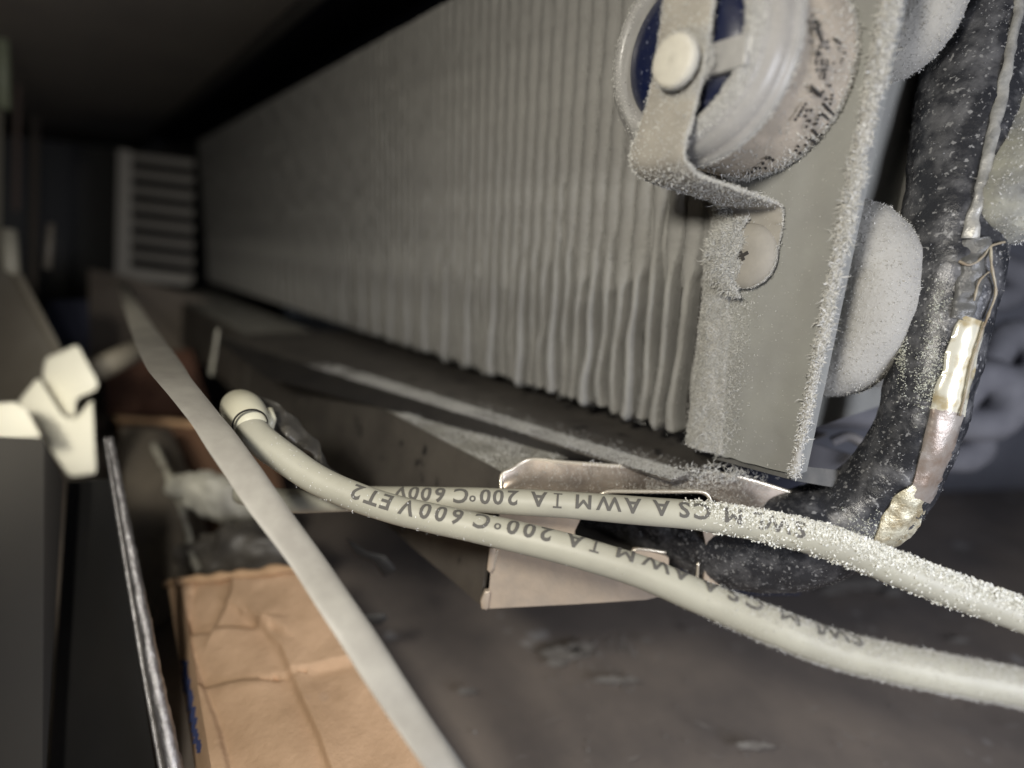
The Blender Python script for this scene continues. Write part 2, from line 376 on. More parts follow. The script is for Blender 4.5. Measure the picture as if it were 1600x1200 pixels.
# thick frosted lip on the right edge
def rimb(q, t): return .022*nz(q, 7) + .012*nz(q, 19) 
rim, fr = tube([Vector((XE+.0, -.075, ZB-.02 + (ZT+.6-ZB)*i/160)) for i in range(161)], [.042 + .025*max(0,min(1,(i-20)/90)) for i in range(161)], 14, bump=rimb)
rm = mesh('frosted_lip', *rim, FROST, coil)
rim = ([Vector(p) + Vector((.038*(p[2]+1.3),0,0)) for p in rim[0]], rim[1])
rm.data.vertices.foreach_set('co', (np.array([tuple(v) for v in rim[0]]) - np.array(ORG[coil.name])).ravel()*U); rm.data.update()
ps, ns = sample(rim, 15000, lambda c, n: .2 + 1.0*max(0, min(1, (c[2]-ZB-.2)/2.2)) * (1 if nz(c, 2.5, 3) > -.25 else .35))
needles('lip_frost', ps, ns, .045, .013, NEEDLE, rm, tilt=.8, rep=2)
needles('lip_crystals', ps[::5]+rng.normal(0,.012,ps[::5].shape), ns[::5], .13, .007, NEEDLE, rm, tilt=.7, rep=1)
# feathery frost band on the left of the plate
def band(u, v): x = XR-.05 + (.34+.16*(1-v)**2 + .10*nz((0,0,v*9),1))*u; z = ZB-.05 + 2.9*v; return Vector((x, -.075 - .05*math.sin(math.pi*min(1,u*1.15))*(1+.7*nz((x,0,z),4)) - .02*nz((x,1,z),13), z))
bnd = slab_grid(lambda u, v: band(u,v) if 0<u<1 else band(u,v)+Vector((0,.05,0)), Vector((0,.03,0)), 24, 120)
bo = mesh('frost_band', *bnd, FROST, coil, kind='stuff')
ps, ns = sample(bnd, 15000, lambda c, n: (1.0 if n[1] < -.2 else 0)*(.35+ max(0, .5+nz(c, 5))))
fx = np.array([(XR + .30 + abs(random.gauss(0,.13)), -.055, random.uniform(ZB, ZB+2.9)) for _ in range(3500)])
needles('band_fringe', fx, np.tile(np.array([.2,-1,-.2]), (len(fx),1)), .035, .006, NEEDLE, coil, tilt=.8)
ns[:] = ns[:]*.6 + np.array([-.3, -.6, -.4])*.0 + np.array([0,-.6,-.2])
needles('band_frost', ps, ns, .05, .0055, NEEDLE, coil, tilt=.8)
# sparse grains on plate
ps, ns = sample(plate_v, 700, lambda c, n: 1 if n[1] < -.5 else 0)
needles('plate_grains', ps, ns, .014, .006, NEEDLE, coil, tilt=.5)
# lower flange under the plate
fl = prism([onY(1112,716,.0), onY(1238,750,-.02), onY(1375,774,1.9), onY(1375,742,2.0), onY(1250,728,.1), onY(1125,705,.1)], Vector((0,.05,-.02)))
mesh('lower_flange', *fl, mat('grey_flange', (.14,.135,.125), .85, var=(.10,.10,.095), vscale=.3, bump=.5), coil, smooth=False)
mesh('side_plate', *slab_grid(lambda u, v: Vector((-4.4 + 2.35*u, 2.35+.06*nz((u*4,0,v*6),1), -1.6 + 7*v + .2*nz((u*3,1,0),1))), Vector((0,.1,0)), 20, 40), FROST, coil, auto=50)
# return bends sticking out of the end plate
def bend(y0, z0, z1, out, r, seed, material=FROST, needn=5000):
    XE = globals()['XE'] - .42
    n = 40; pts = [Vector((XE-.1, y0, z0))]
    zc, rz = (z0+z1)/2, (z1-z0)/2
    for i in range(n+1):
        a = -math.pi/2 + math.pi*i/n
        pts.append(Vector((XE + out*math.cos(a)**.8 if math.cos(a) > 0 else XE, y0, zc + rz*math.sin(a))))
    pts.append(Vector((XE-.1, y0, z1)))
    t, f = tube(pts, r, 28, bump=lambda q, s: .03*nz(q, 3, seed)+.012*nz(q, 12, seed))
    o = mesh('return_bend', *t, material, coil)
    ps, ns = sample(t, needn); needles('bend_frost', ps, ns, .03, .006, NEEDLE, o, tilt=.5)
    return o
bend(1.15, -1.12, .22, .40, .46, 1)
bend(1.35, 2.3, 3.7, .30, .40, 2)

# ================================================================== DEFROST THERMOSTAT
tx, tz = -3.58, 1.76
th = thing('defrost_thermostat', (tx, 0, tz), 'round frosted thermostat with navy face and milky ring, clamped by a metal strap', 'thermostat')
Yax = Vector((0,1,0))
tc_ = Vector((tx, 0, tz))
capv = lathe(tc_, Yax, [(-1.25,.60),(-1.22,.72),(-1.12,.76),(-1.08,.88),(-.5,.935),(-.15,.95),(.0,.945),(.08,.90),(.11,.80),(.12,.4),(.12,0)], 140, bump=lambda q: .012*nz(q, 8)+.008*nz(q, 20))
cap_o = mesh('cap', *capv, PEACH, th)
ps, ns = sample(capv, 9000, lambda c, n: (.12 + (2.5 if -.12 < c[1] < .1 else 0) + (.6 if c[1] > -.35 else 0)*(1 if nz(c, 4) > 0 else .3)) if c[0] > tx-.2 else 0)
needles('cap_frost', ps, ns, .05, .0065, NEEDLE, cap_o, tilt=.6)
ringv = lathe(tc_, Yax, [(-1.30,.60),(-1.42,.64),(-1.455,.68),(-1.45,.72),(-1.41,.77),(-1.36,.81),(-1.335,.825),(-1.325,.85),(-1.26,.885),(-1.20,.905),(-1.165,.905),(-1.15,.935),(-1.11,.955),(-1.07,.96),(-1.055,.94),(-1.05,.84)], 120, bump=lambda q: .006*nz(q, 4))
ring_o = mesh('ring', *ringv, CLEAR, th)
ps, ns = sample(ringv, 9000, lambda c, n: (1.0 if c[1] < -1.38 else (.5 if c[1] > -1.10 else .02)) * (.12 if c[0] < tx-.25 else 1))
needles('ring_frost', ps, ns, .020, .006, NEEDLE, ring_o, tilt=.8)
domev = lathe(tc_, Yax, [(-1.43,0.001),(-1.428,.25),(-1.42,.42),(-1.39,.56),(-1.33,.63),(-1.25,.66)], 90)
mesh('face', *domev, NAVY, th)
# spoke moulded across the face
sp0 = onY(1085, 103, -1.45); sp1 = onY(1166, 78, -1.44)
dv = (sp1-sp0).normalized(); wv = Vector((-dv.z, 0, dv.x))
mesh('spoke', *bevel_mesh(box((sp0+sp1)/2, (sp1-sp0)*.55, Vector((0,.04,0)), wv*.125), .02), CLEAR, th, auto=40)
# strap: top -> down across the face -> back to the plate -> foot
spath = [(-3.42,-1.54,5.0,.25),(-3.42,-1.54,3.4,.25),(-3.43,-1.53,2.4,.25),(-3.44,-1.54,1.9,.255),(-3.46,-1.55,1.5,.26),(-3.53,-1.56,1.15,.28),(-3.60,-1.55,.95,.30),(-3.62,-1.50,.80,.30),(-3.60,-1.30,.70,.30),(-3.53,-1.05,.655,.29),
         (-3.45,-.70,.60,.285),(-3.41,-.40,.555,.28),(-3.40,-.20,.53,.28),(-3.39,-.12,.50,.28),(-3.38,-.10,.40,.28),(-3.38,-.10,.2,.28),(-3.40,-.10,-.10,.26),(-3.42,-.10,-.22,.22),(-3.43,-.10,-.30,.12)]
sp = catmull(spath, 6)
def strap_mesh():
    vs, fs = [], []; nu = 10; pts = [Vector(p[:3]) for p in sp]; n = len(pts)
    rows = []
    for i, p in enumerate(sp):
        t = (pts[min(i+1,n-1)]-pts[max(i-1,0)]).normalized(); nm = Vector((1,0,0)).cross(t).normalized()   # thickness dir
        loop = []
        for side in (1, -1):
            rngk = range(nu+1) if side == 1 else range(nu, -1, -1)
            for k in rngk:
                u = -1+2*k/nu; x = u*p[3]
                q = pts[i] + Vector((x,0,0)) + nm*side*.026*(1 - .5*abs(u)**8)
                q = q + nm*side*(.006*nz(q, 7)+.002*nz(q, 22)); q.x += (.012*nz(q, 8) if abs(u) == 1 else 0)
                loop.append(q)
        rows.append(loop)
    m = len(rows[0])
    for r in rows: vs += r
    for i in range(n-1):
        for k in range(m):
            k2 = (k+1) % m; fs.append((i*m+k, i*m+k2, (i+1)*m+k2, (i+1)*m+k))
    fs.append(tuple(range(m-1,-1,-1))); fs.append(tuple((n-1)*m+k for k in range(m)))
    return vs, fs
stv = strap_mesh()
def fixn(vf):
    bm = bmesh.new(); vs = [bm.verts.new(v) for v in vf[0]]
    for f in vf[1]: bm.faces.new([vs[i] for i in f])
    bmesh.ops.recalc_face_normals(bm, faces=bm.faces[:]); bm.verts.index_update()
    r = [v.co.copy() for v in bm.verts], [tuple(v.index for v in f.verts) for f in bm.faces]; bm.free(); return r
stv = fixn(stv)
st_o = mesh('strap', *stv, STRAP, th, auto=60)
def smask(c, n):
    edge = 1.0 if abs(n[0]) > .5 else .03
    low = 2.5 if (c[1] > -1.53 and c[1] < -.3 and c[2] < .78 and n[2] < 0) or (c[0] < -3.82) else 1.0
    if c[1] > -.25: low = .25
    return edge*low*(1 if c[0] < -3.45 or c[2] < 1.0 else .8)
ps, ns = sample(stv, 16000, smask)
needles('strap_frost', ps, ns, .022, .008, NEEDLE, st_o, tilt=.7)
# rivet
rc = onY(1052, 95, -1.72)
rv = lathe(rc, Yax, [(-.035,0.001),(-.035,.17),(-.025,.195),(.0,.21),(.05,.212),(.075,.20),(.08,.12),(.22,.11)], 48, bump=lambda q: .004*nz(q, 14))
rvo = mesh('rivet', *rv, RIVET, th, auto=60)
ps, ns = sample(rv, 900, lambda c, n: 1 if abs(n[1]) < .8 else .15); needles('rivet_frost', ps, ns, .016, .005, NEEDLE, rvo)
col_ = []
ps = [];
for k in range(1500):
    a = random.uniform(0, 2*math.pi); r = abs(random.gauss(.25,.03)); ps.append((rc.x+r*math.cos(a), -1.575-random.random()*.02, rc.z+r*math.sin(a)))
needles('rivet_collar_frost', np.array(ps), np.tile(np.array([0.,-1,0]), (len(ps),1)), .022, .005, NEEDLE, st_o)
# print on the cap: rows of ink-jet dots (positions read off the photograph)
def oncyl(px, py, r):
    d = ray(px, py); o = CAM - tc_
    a = d.x**2+d.z**2; b = 2*(o.x*d.x+o.z*d.z); c = o.x**2+o.z**2-r*r; disc = b*b-4*a*c
    if disc < 0: return None
    return CAM + d*((-b-math.sqrt(disc))/(2*a))
marks = []
def dots(pts, r=1.9):
    for (x, y) in pts: marks.append((1130+x/4., y/4., r/4.*1.5))
dots([(515,650),(498,672),(484,698),(469,722),(452,745)], 9); dots([(520,690),(512,725),(550,690),(540,755),(575,775),(520,790)], 8)
dots([(580,375),(580,400),(582,438),(615,375),(617,400),(620,440),(648,380),(648,405),(640,435),(632,465),(628,490),(665,535)], 7)
dots([(645,620),(680,595),(675,620),(668,650),(600,720),(590,745),(585,770),(650,778),(700,775),(520,860),(545,870),(515,905)], 6)
dots([(535,240),(548,262),(600,290),(590,325),(600,340),(585,350),(650,260),(650,300),(560,100),(580,130),(600,160),(560,180),(600,220),(610,250),(590,205),(550,120)], 8)
dots([(270,990),(290,985),(310,1000),(250,1020),(230,1050),(205,1050),(180,1075),(155,1085),(265,1050),(330,1095),(300,1110)], 8)
dots([(455,940),(480,955),(510,960),(535,955),(545,940),(470,915)], 7)
dots([(690,395),(745,370),(735,390),(700,450),(720,300),(760,330)], 4)
def dash(x0, y0, x1, y1, r):
    n = int(math.hypot(x1-x0, y1-y0)/6)+1
    for i in range(n+1): marks.append((1130+(x0+(x1-x0)*i/n)/4, (y0+(y1-y0)*i/n)/4, r/4*1.3))
dash(550,540,608,598,7); dash(545,575,552,565,6); dash(600,600,625,570,5); dash(628,650,685,712,7); dash(620,712,655,742,7); dash(562,812,600,855,7); dash(550,870,575,888,8); dash(600,850,625,832,4)
dash(590,195,612,235,6); dash(380,1060,440,1012,4); dash(690,240,735,275,3); dash(520,130,600,150,5); dash(575,170,600,200,6)
vs, fs = [], []
for (x, y, r) in marks:
    c = oncyl(x, y, .958)
    if c is None or c.y < -1.0: continue
    rad = Vector((c.x-tx, 0, c.z-tz)).normalized(); tg = rad.cross(Yax); rr = r*5.7/900*.72*random.uniform(.8,1.15)
    b = len(vs)
    for k in range(7):
        a = 2*math.pi*k/7; vs.append(c + rad*.012 + (Yax*math.cos(a)+tg*math.sin(a))*rr*random.uniform(.8,1.2))
    for k in range(7): vs.append(vs[b+k]-rad*.02)
    fs.append(tuple(b+k for k in range(7))); fs += [(b+k, b+(k+1)%7, b+7+(k+1)%7, b+7+k) for k in range(7)]
mesh('printed_code', vs, fs, INK, cap_o, smooth=False)

# ================================================================== SCREW
sc = onY(1163, 400, -.16)
scr = thing('screw', (sc.x, -.1, sc.z), 'round-headed cross screw half buried in frost at the foot of the strap', 'screw')
hv = lathe(Vector((sc.x,-.13,sc.z)), Yax, [(-.11,0.001),(-.108,.06),(-.10,.16),(-.075,.26),(-.03,.33),(.0,.345),(.03,.345),(.04,.2)], 64, bump=lambda q: .006*nz(q, 9))
mesh('head', *hv, STRAP, scr)
s1 = Vector((1,0,.6)).normalized(); s2 = Vector((-.6,0,1)).normalized(); cc = Vector((sc.x+.02,-.236,sc.z+.0))
mesh('cross_recess', *merge(box(cc, s1*.075, Vector((0,.012,0)), s2*.018), box(cc-Vector((0,.003,0)), s1*.018, Vector((0,.012,0)), s2*.05)), INK, scr, smooth=False)
cake = grid(lambda u, v: Vector((sc.x + (-.40+ (.40+.02*math.sin(v*20)+.05*nz((0,0,v*6),1))*u), -.20 - .17*math.sin(math.pi*min(1,.15+u*.8))*(.6+.4*math.sin(math.pi*v)) - .035*nz((u*5,0,v*7),1) + .10*abs(v-.5)*2*abs(v-.5)*2, sc.z - .42*(1-v)**1 + .38*v)), 30, 46)
cake = ([Vector(p) + Vector((.14*abs((p.z-sc.z)/.4)**2.2 if p.x < sc.x-.1 else -.05*abs((p.z-sc.z)/.4)**2, 0, 0)) for p in cake[0]], cake[1])
ck = mesh('frost_cake', *cake, FROST, scr, kind='stuff')
ps, ns = sample(cake, 6500); ns = np.where(ns[:,1:2] > 0, -ns, ns)
needles('cake_frost', ps, ns, .075, .0055, NEEDLE, scr, tilt=.8)
ps = [(sc.x+.335*math.cos(a)+random.gauss(0,.008), -.14, sc.z+.335*math.sin(a)) for a in [random.uniform(-2.6,.3) for _ in range(900)]]
needles('screw_rim_frost', np.array(ps), np.tile(np.array([0.,-1,0]), (len(ps),1)), .018, .005, NEEDLE, scr)

# ================================================================== BLACK HEATER TUBE
hp = [(1600,-330,7.0,74),(1565,-120,6.7,78),(1545,0,6.5,78),(1520,140,6.35,76),(1504,260,6.25,73),(1486,400,6.2,71),(1472,500,6.2,66),(1452,600,6.2,59),(1426,690,6.35,59),(1378,765,6.6,64),(1312,815,6.85,70),(1240,842,7.0,76),(1150,846,7.3,72),(1070,822,7.7,62),(990,790,8.3,54),(910,765,9.0,46)]
hc = catmull([tuple(P(a,b,c)) + (r*c/900,) for a,b,c,r in hp], 14)
heater = thing('heater_tube', P(1308,815,6.6), 'black frost-speckled heater tube curving down and under behind the white wires', 'heater tube')
hv_, hfr = tube([h[:3] for h in hc], [h[3] for h in hc], 40, bump=lambda q, t: .02*nz(q, 3)+.010*nz(q, 10)+.004*nz(q,30))
mesh('tube', *hv_, BLACKT, heater)
from mathutils.bvhtree import BVHTree
bv = BVHTree.FromPolygons([tuple(v) for v in hv_[0]], hv_[1])
def onheater(px, py, lift=.02):
    for k in range(60):
        d = ray(px-2*k, py).normalized(); h = bv.ray_cast(CAM, d)
        if h[0] is not None:
            dep = (h[0]-CAM).dot(fwd) - lift
            return P(px, py, dep)
    return P(px, py, 6)
def pxof(p):
    v = Vector(p)-CAM; d = v.dot(fwd); return 800+FOC*v.dot(right)/d, 600-FOC*v.dot(up)/d
def side(c, n, lo, hi, ylo, yhi):
    x, y = pxof(c)
    return 0
def hmask(c, n):
    x, y = pxof(c); f = -Vector(n).dot(fwd)
    if f < -.3: return 0
    l = Vector(n).dot(right)
    m = .02 + (1.2 if nz(c, 3.5, 8) > .18 else 0)*(1 if y < 420 else .15)
    if l < -.45: m += .9 if y > 480 else .3
    if y > 800: m += .5
    return m
ps, ns = sample(hv_, 3200, hmask); needles('tube_frost', ps, ns, .018, .0075, mat('dull_frost', (.26,.26,.26), .7), heater, tilt=.7)
# foil and tape strips painting the tube's silvery highlight on the right flank
def strip(pts, w, off, material, name, parent, n=10, nu=8, amp=.02, thick=.012, curl=.06):
    c = catmull([(a, b, ww) for a,b,d,ww in pts], n)
    def f(u, v):
        i = min(len(c)-1, int(round(v*(len(c)-1)))); a, b, ww = c[i]; c1_, c0_ = c[min(i+1,len(c)-1)], c[max(i-1,0)]
        dx, dy = c1_[0]-c0_[0], c1_[1]-c0_[1]; L_ = math.hypot(dx, dy); uu = -1+2*u
        x, y = a - dy/L_*ww*uu + ww*.12*nz((b*.03, uu*2, off)), b + dx/L_*ww*uu
        x += 3*noise.noise(Vector((b*.03, off, 0)))
        p = onheater(x, y, .03)
        return p + fwd*amp*nz(p, 9, off) + fwd*curl*.3*uu*uu
    def f_old(u, v):
        i = min(len(c)-1, int(round(v*(len(c)-1)))); p = Vector(c[i][:3]); q = Vector(c[min(i+1,len(c)-1)][:3]); q0 = Vector(c[max(i-1,0)][:3])
        t = (q-q0).normalized(); s = t.cross(fwd).normalized(); uu = -1+2*u
        return p + s*uu*c[i][3] + fwd*(curl*uu*uu) + fwd*amp*nz(p+s*uu, 6, off) + s*amp*.6*nz(p, 8, off+uu)
    return mesh(name, *slab_grid(f, fwd*thick, nu, len(c)-1), material, parent, auto=60)
strip([(1524,498,6.05,19),(1510,540,6.02,24),(1497,590,6.0,26),(1483,645,6.0,27)], 0, 2, SILVER, 'highlight_tape', heater, amp=.002)
strip([(1484,642,6.08,26),(1468,700,6.05,24),(1452,750,6.02,21),(1440,782,6.02,18)], 0, 3, mat('stained_highlight_tape', (.36,.33,.30), .3, metal=.3, var=(.22,.16,.12), vscale=.3, bump=.4), 'stained_highlight_tape', heater, amp=.006)
strip([(1440,765,5.98,14),(1425,790,5.95,26),(1402,825,5.93,26),(1375,856,5.93,14)], 0, 4, mat('foil_frosted', (.80,.77,.60), .3, metal=.4, var=(.40,.33,.20), vscale=.12, bump=.9, bscale=.08, bdist=.03), 'highlight_foil', heater, amp=.03)
strip([(1605,-60,6.0,8),(1586,60,5.95,8),(1563,170,5.9,9),(1541,270,5.88,9),(1524,340,5.86,10),(1520,372,5.86,14)], 0, 5, mat('silvery_sleeve', (.50,.49,.45), .35, metal=.3, var=(.22,.22,.21), vscale=.2, bump=.6, bscale=.15, bdist=.03), 'sleeve_edge', heater, amp=.03)
strip([(1528,372,5.95,24),(1530,395,5.93,22),(1525,430,5.95,22),(1512,475,6.0,20),(1505,500,6.02,17)], 0, 6, mat('smoky_film', (.13,.13,.125), .2, bump=.6, bscale=.1, bdist=.03, alpha=.85), 'torn_film', heater, amp=.05, curl=.12)
for pts, r in (([(1498,408,5.8),(1515,414,5.78),(1535,402,5.78),(1548,385,5.8),(1570,378,5.85)], .018), ([(1548,385,5.8),(1550,420,5.8),(1556,455,5.82),(1545,490,5.85),(1536,512,5.9)], .02), ([(1545,425,5.8),(1530,440,5.8),(1522,470,5.85)], .014),
               ([(1536,512,5.9),(1518,570,5.9),(1512,600,5.92),(1500,650,5.95)], .022)):
    t, f = tube([c for c in catmull([tuple(onheater(a[0],a[1],.05)) for a in pts], 8)], r*.62, 8, bump=lambda q, t: .008*nz(q, 14))
    mesh('film_curl', *t, mat('film_edge', (.36,.33,.25), .4, var=(.2,.15,.1), vscale=.2), heater)
# bright clots of frost on the tube
ps = []; 
for (a, b, sx, sy, n) in ((1410,555,5,22,220),(1455,560,10,28,200),(1450,600,18,22,300),(1465,470,8,20,100),(1395,835,30,18,260),(1350,830,30,14,200)):
    for _ in range(n):
        x, y = random.gauss(a, sx), random.gauss(b, sy); ps.append(tuple(P(x, y, 6.08 if y < 700 else 5.9)))
# drop the clots on to the tube by ray casting
q, qn = [], []
for p in ps:
    d = (Vector(p)-CAM).normalized(); hit = bv.ray_cast(CAM, d)
    if hit[0] is not None: q.append(tuple(hit[0])); qn.append(tuple(-d))
if q: needles('frost_clots', np.array(q), np.array(qn), .022, .010, mat('bright_frost', (.55,.56,.48), .45, spec=.7), heater, tilt=.9)

# frosted pipe joint to the right of the tube
jt = thing('frosted_pipe', P(1600,250,6.6), 'pale frosted pipe end at the right edge beside the black tube', 'pipe')
JP = lambda a, b, d: P(a, b, d*.9)
jp = catmull([tuple(JP(1640,60,7.0)) + (.34,), tuple(JP(1612,200,6.7)) + (.40,), tuple(JP(1590,300,6.5)) + (.44,), tuple(JP(1580,345,6.45)) + (.38,), tuple(JP(1573,370,6.45)) + (.2,), tuple(JP(1570,380,6.45)) + (.02,)], 8)
jv, _ = tube([j[:3] for j in jp], [j[3] for j in jp], 32, bump=lambda q, t: .04*nz(q, 3, 5)+.02*nz(q, 9, 5))
mesh('pipe_body', *jv, mat('pale_frost', (.40,.40,.34), .7, var=(.16,.165,.17), vscale=.5, bump=.7, bscale=.08), jt)
ps, ns = sample(jv, 4000); needles('pipe_frost', ps, ns, .03, .008, NEEDLE, jt)
# blurred frosted fittings behind
for k, (a, b, d, r, sx, sy) in enumerate(((1540,625,11,.62,1,1),(1385,615,10.5,.5,1.1,1),(1500,690,12,.55,1,.8),(1590,560,12,.6,1,1.1),(1560,440,13,.5,1.2,1))):
    pc = P(a, b, d); t_ = thing('frosted_fitting', pc, ['large pale round fitting beyond the bend of the black tube','round frosted knob between end plate and black tube','small drooping frosted lump under the round fitting','frosted knob cut by the right edge of the photo','faint frosted knob beside the torn film on the black tube'][k], 'pipe fitting', 'frosted fittings behind the black tube')
    pts = [pc + right*(r*.75*math.cos(q*math.pi/10)*sx) + up*(r*.75*math.sin(q*math.pi/10)*sy) for q in range(-5, 11)]
    v, f_ = tube([pts[0]-right*1.2+fwd*.6] + pts + [pts[-1]+fwd*1.5-up*.4], r*.55, 24, bump=lambda q, t: .05*nz(q, 3, k)); mesh('bent_pipe', *v, mat('bluish_frost', (.26,.26,.28), .8, var=(.18,.18,.20), vscale=.6, bump=.5), t_)
    v = lathe(pc + fwd*.35, -fwd + right*.5, [(-.3*r,r*.8),(.0*r,r*.9),(.15*r,r*.8),(.2*r,0)], 32, bump=lambda q: .05*nz(q, 3, k)); mesh('collar', *v, mat('bluish_frost', (.22,.22,.245), .8), t_)
# small clip with a curved neck low between plate and tube
cl = thing('pipe_clip', P(1330,690,8), 'small grey clip low between the end plate and the black tube', 'clip')
t, f = tube(catmull([tuple(P(*a)) for a in ((1300,690,8.2),(1325,682,8.1),(1350,695,8),(1362,720,8),(1345,735,8))], 8), .07, 12); mesh('hook', *t, mat('clip_grey', (.15,.145,.15), .6), cl)
mesh('foot', *bevel_mesh(prism([P(1262,690,8.6),P(1350,715,8.3),P(1370,765,8.3),P(1255,752,8.6)], fwd*.1), .02), mat('clip_foot', (.115,.112,.12), .6), cl, auto=40)

# ================================================================== DRAIN TROUGH
tr = thing('drain_trough', (-10, -1.2, -4.2), 'long folded sheet-metal trough below the coil with a bright notched end', 'drain trough')
A_b = P(748, 946, 7.15); A_t = P(783, 738, 6.95)
xa = A_b.x
def sidef(u, v):
    b = Vector((A_b.x - 26*u, A_b.y + .02*u, A_b.z)); t = Vector((A_t.x - 26*u, A_t.y, A_t.z)); p = b*(1-v)+t*v
    p.y += .03*nz(p, .8); return p
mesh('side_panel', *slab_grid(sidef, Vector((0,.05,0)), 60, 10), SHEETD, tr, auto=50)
zt = A_t.z
# lower ledge (frost dusted wedge)
ledge = grid(lambda u, v: Vector((A_t.x - 26*u + .0*v, A_t.y + .02 + 1.35*v, zt + .005 + .03*nz((A_t.x-26*u, v*2, 0), 1.5))), 160, 16)
lg = mesh('ledge', *slab_grid(lambda u, v: Vector((A_t.x - 26*u, A_t.y + .02 + 1.8*v, zt + .005)), Vector((0,0,-.05)), 40, 6), SHEETF, tr, auto=50)
# upper deck: its front edge runs slantwise, a dark strip below it paints in a wire's shadow
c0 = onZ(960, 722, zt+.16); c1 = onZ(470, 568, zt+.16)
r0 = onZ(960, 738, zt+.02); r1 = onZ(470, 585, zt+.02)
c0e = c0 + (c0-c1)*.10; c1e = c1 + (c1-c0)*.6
deck_back = lambda p: Vector((p.x-.1, 3.2, zt+.02))
def deckf(u, v):
    p = c0e*(1-u) + c1e*u
    q = Vector((p.x, p.y + (3.2-p.y)*v, zt+.16 - .12*min(1,v*1.2)))
    q.z += .015*nz(q, 2); return q
dk = mesh('upper_deck', *slab_grid(deckf, Vector((0,0,-.03)), 70, 14), SHEETD, tr, auto=50)  # darker sheet also stands in for the coil's shade on the deck
mesh('shadow_riser', *slab_grid(lambda u, v: (c0e*(1-u)+c1e*u)*(v) + Vector(((r0*(1-u)+r1*u).x, (c0e*(1-u)+c1e*u).y+.03, zt+.006))*(1-v), Vector((0,.04,0)), 30, 3), DARKM, tr, auto=50)
# dust of frost; its dense band on the deck paints in the lit streak
dv_ = grid(deckf, 80, 10)
def streak_mask(c, n):
    t = (c[0]-c0.x)/(c1.x-c0.x); ye = c0.y + (c1.y-c0.y)*t; k = c[1]-ye
    return max(0, min(1, (1.0-t)*3))*math.exp(-((k-.24)/.20)**2)*max(0, .8+.5*nz(c, 2.2))
ps, ns = sample(dv_, 22000, streak_mask)
needles('lit_streak_frost', ps, np.abs(ns), .013, .0062, NEEDLE, tr, tilt=.8, rep=3)
ps, ns = sample(ledge, 14000, lambda c, n: (.3+max(0,.6+nz(c,3))) if c[0] > -11 and c[1] < A_t.y+1.1 else .02)
needles('ledge_sparkle', ps[::45], np.abs(ns[::45]), .03, .009, SPARK, tr, tilt=.8, rep=1)
needles('ledge_frost', ps, np.abs(ns), .018, .0075, NEEDLE, tr, tilt=.8)
# lip: dished flap with a bright rolled rim, from the near corner to under the heater tube
rimpx = [(783,765,6.75),(784,742,6.8),(800,733,6.85),(828,718,6.95),(880,722,6.95),(950,727,6.95),(1020,731,6.95),(1090,735,6.95),(1150,744,6.95),(1200,758,6.95),(1260,778,6.95)]
lowpx = [(784,790,6.7),(792,775,6.6),(812,768,6.55),(850,772,6.5),(900,776,6.48),(940,769,6.46),(1000,768,6.45),(1060,768,6.45),(1098,769,6.45),(1140,790,6.5),(1200,815,6.6)]
RC = [Vector(c) for c in catmull([tuple(P(*a)) for a in rimpx], 8)]; LC = [Vector(c) for c in catmull([tuple(P(*a)) for a in lowpx], 8)]
def lipf(u, v):
    i = int(round(u*(len(RC)-1))); p = RC[i]*(1-v)+LC[i]*v
    return p + Vector((0,0,-.09))*math.sin(math.pi*v) + fwd*.05*math.sin(math.pi*v)
lipv = slab_grid(lipf, fwd*.03+Vector((0,0,-.03)), len(RC)-1, 12)
lip = mesh('lip', *lipv, LIPM, tr, auto=60)
t, f = tube(RC, .022, 10); mesh('rolled_rim', *t, RIMM, tr)
t, f = tube([Vector(c) for c in catmull([tuple(P(*a)) for a in ((932,782,6.42),(938,773,6.42),(955,768,6.42),(1000,768,6.42),(1050,768,6.42),(1092,768,6.42),(1106,774,6.42),(1113,790,6.42))], 6)], .022, 10)
mesh('slot_edge', *t, RIMM, tr)
ps, ns = sample(lipv, 6000, lambda c, n: (1.6 if pxof(c)[0] > 1010 else .25+(.6 if pxof(c)[1] < 742 else 0))*(1 if pxof(c)[1] < 765 else .3)); ns = np.where(ns[:,2:3] < 0, -ns, ns)
needles('lip_frost', ps, ns, .016, .006, NEEDLE, tr, tilt=.8)
pr = [RC[random.randint(36, len(RC)-22)] + Vector((random.gauss(0,.02), random.gauss(0,.02), 0)) for _ in range(500)]
needles('rim_frost', np.array([tuple(p) for p in pr]), np.tile(np.array([0,0,1.]), (len(pr),1)), .035, .006, SPARK, tr, tilt=.4)
ps = [tuple(P(random.gauss(1120,32), random.gauss(742,8), random.uniform(6.7,6.95))) for _ in range(420)]
needles('hoar_needles', np.array(ps), np.tile(np.array([.2,-.1,.6]), (len(ps),1)), .10, .006, NEEDLE, tr, tilt=.7)
# notched end panel
eplane0 = P(783,765,6.72); eA = P(757,952,7.15); eB = P(1185,915,7.1)
en = (eA-eplane0).cross(eB-eplane0).normalized()
def onE(px, py): r = ray(px, py); return CAM + r*((eplane0-CAM).dot(en)/r.dot(en))
if en.dot(fwd) < 0: en = -en
outer = [(783,790),(783,775),(850,772),(935,772),(1115,790),(1190,860),(1190,913),(1097,916),(1090,918),(1010,937),(900,944),(762,951),(757,935),(764,925),(766,900),(768,870)]
hole = [(899,870),(898,830),(905,815),(915,800),(935,790),(1090,790),(1105,860),(1099,912),(1090,906),(1045,890),(1045,872),(1038,868),(1000,858),(990,858),(981,874),(960,880)]
ev = prism([onE(*p) for p in outer], en*.04, [[onE(*p) for p in hole]])
mesh('end_panel', *ev, SHEET, tr, smooth=False)
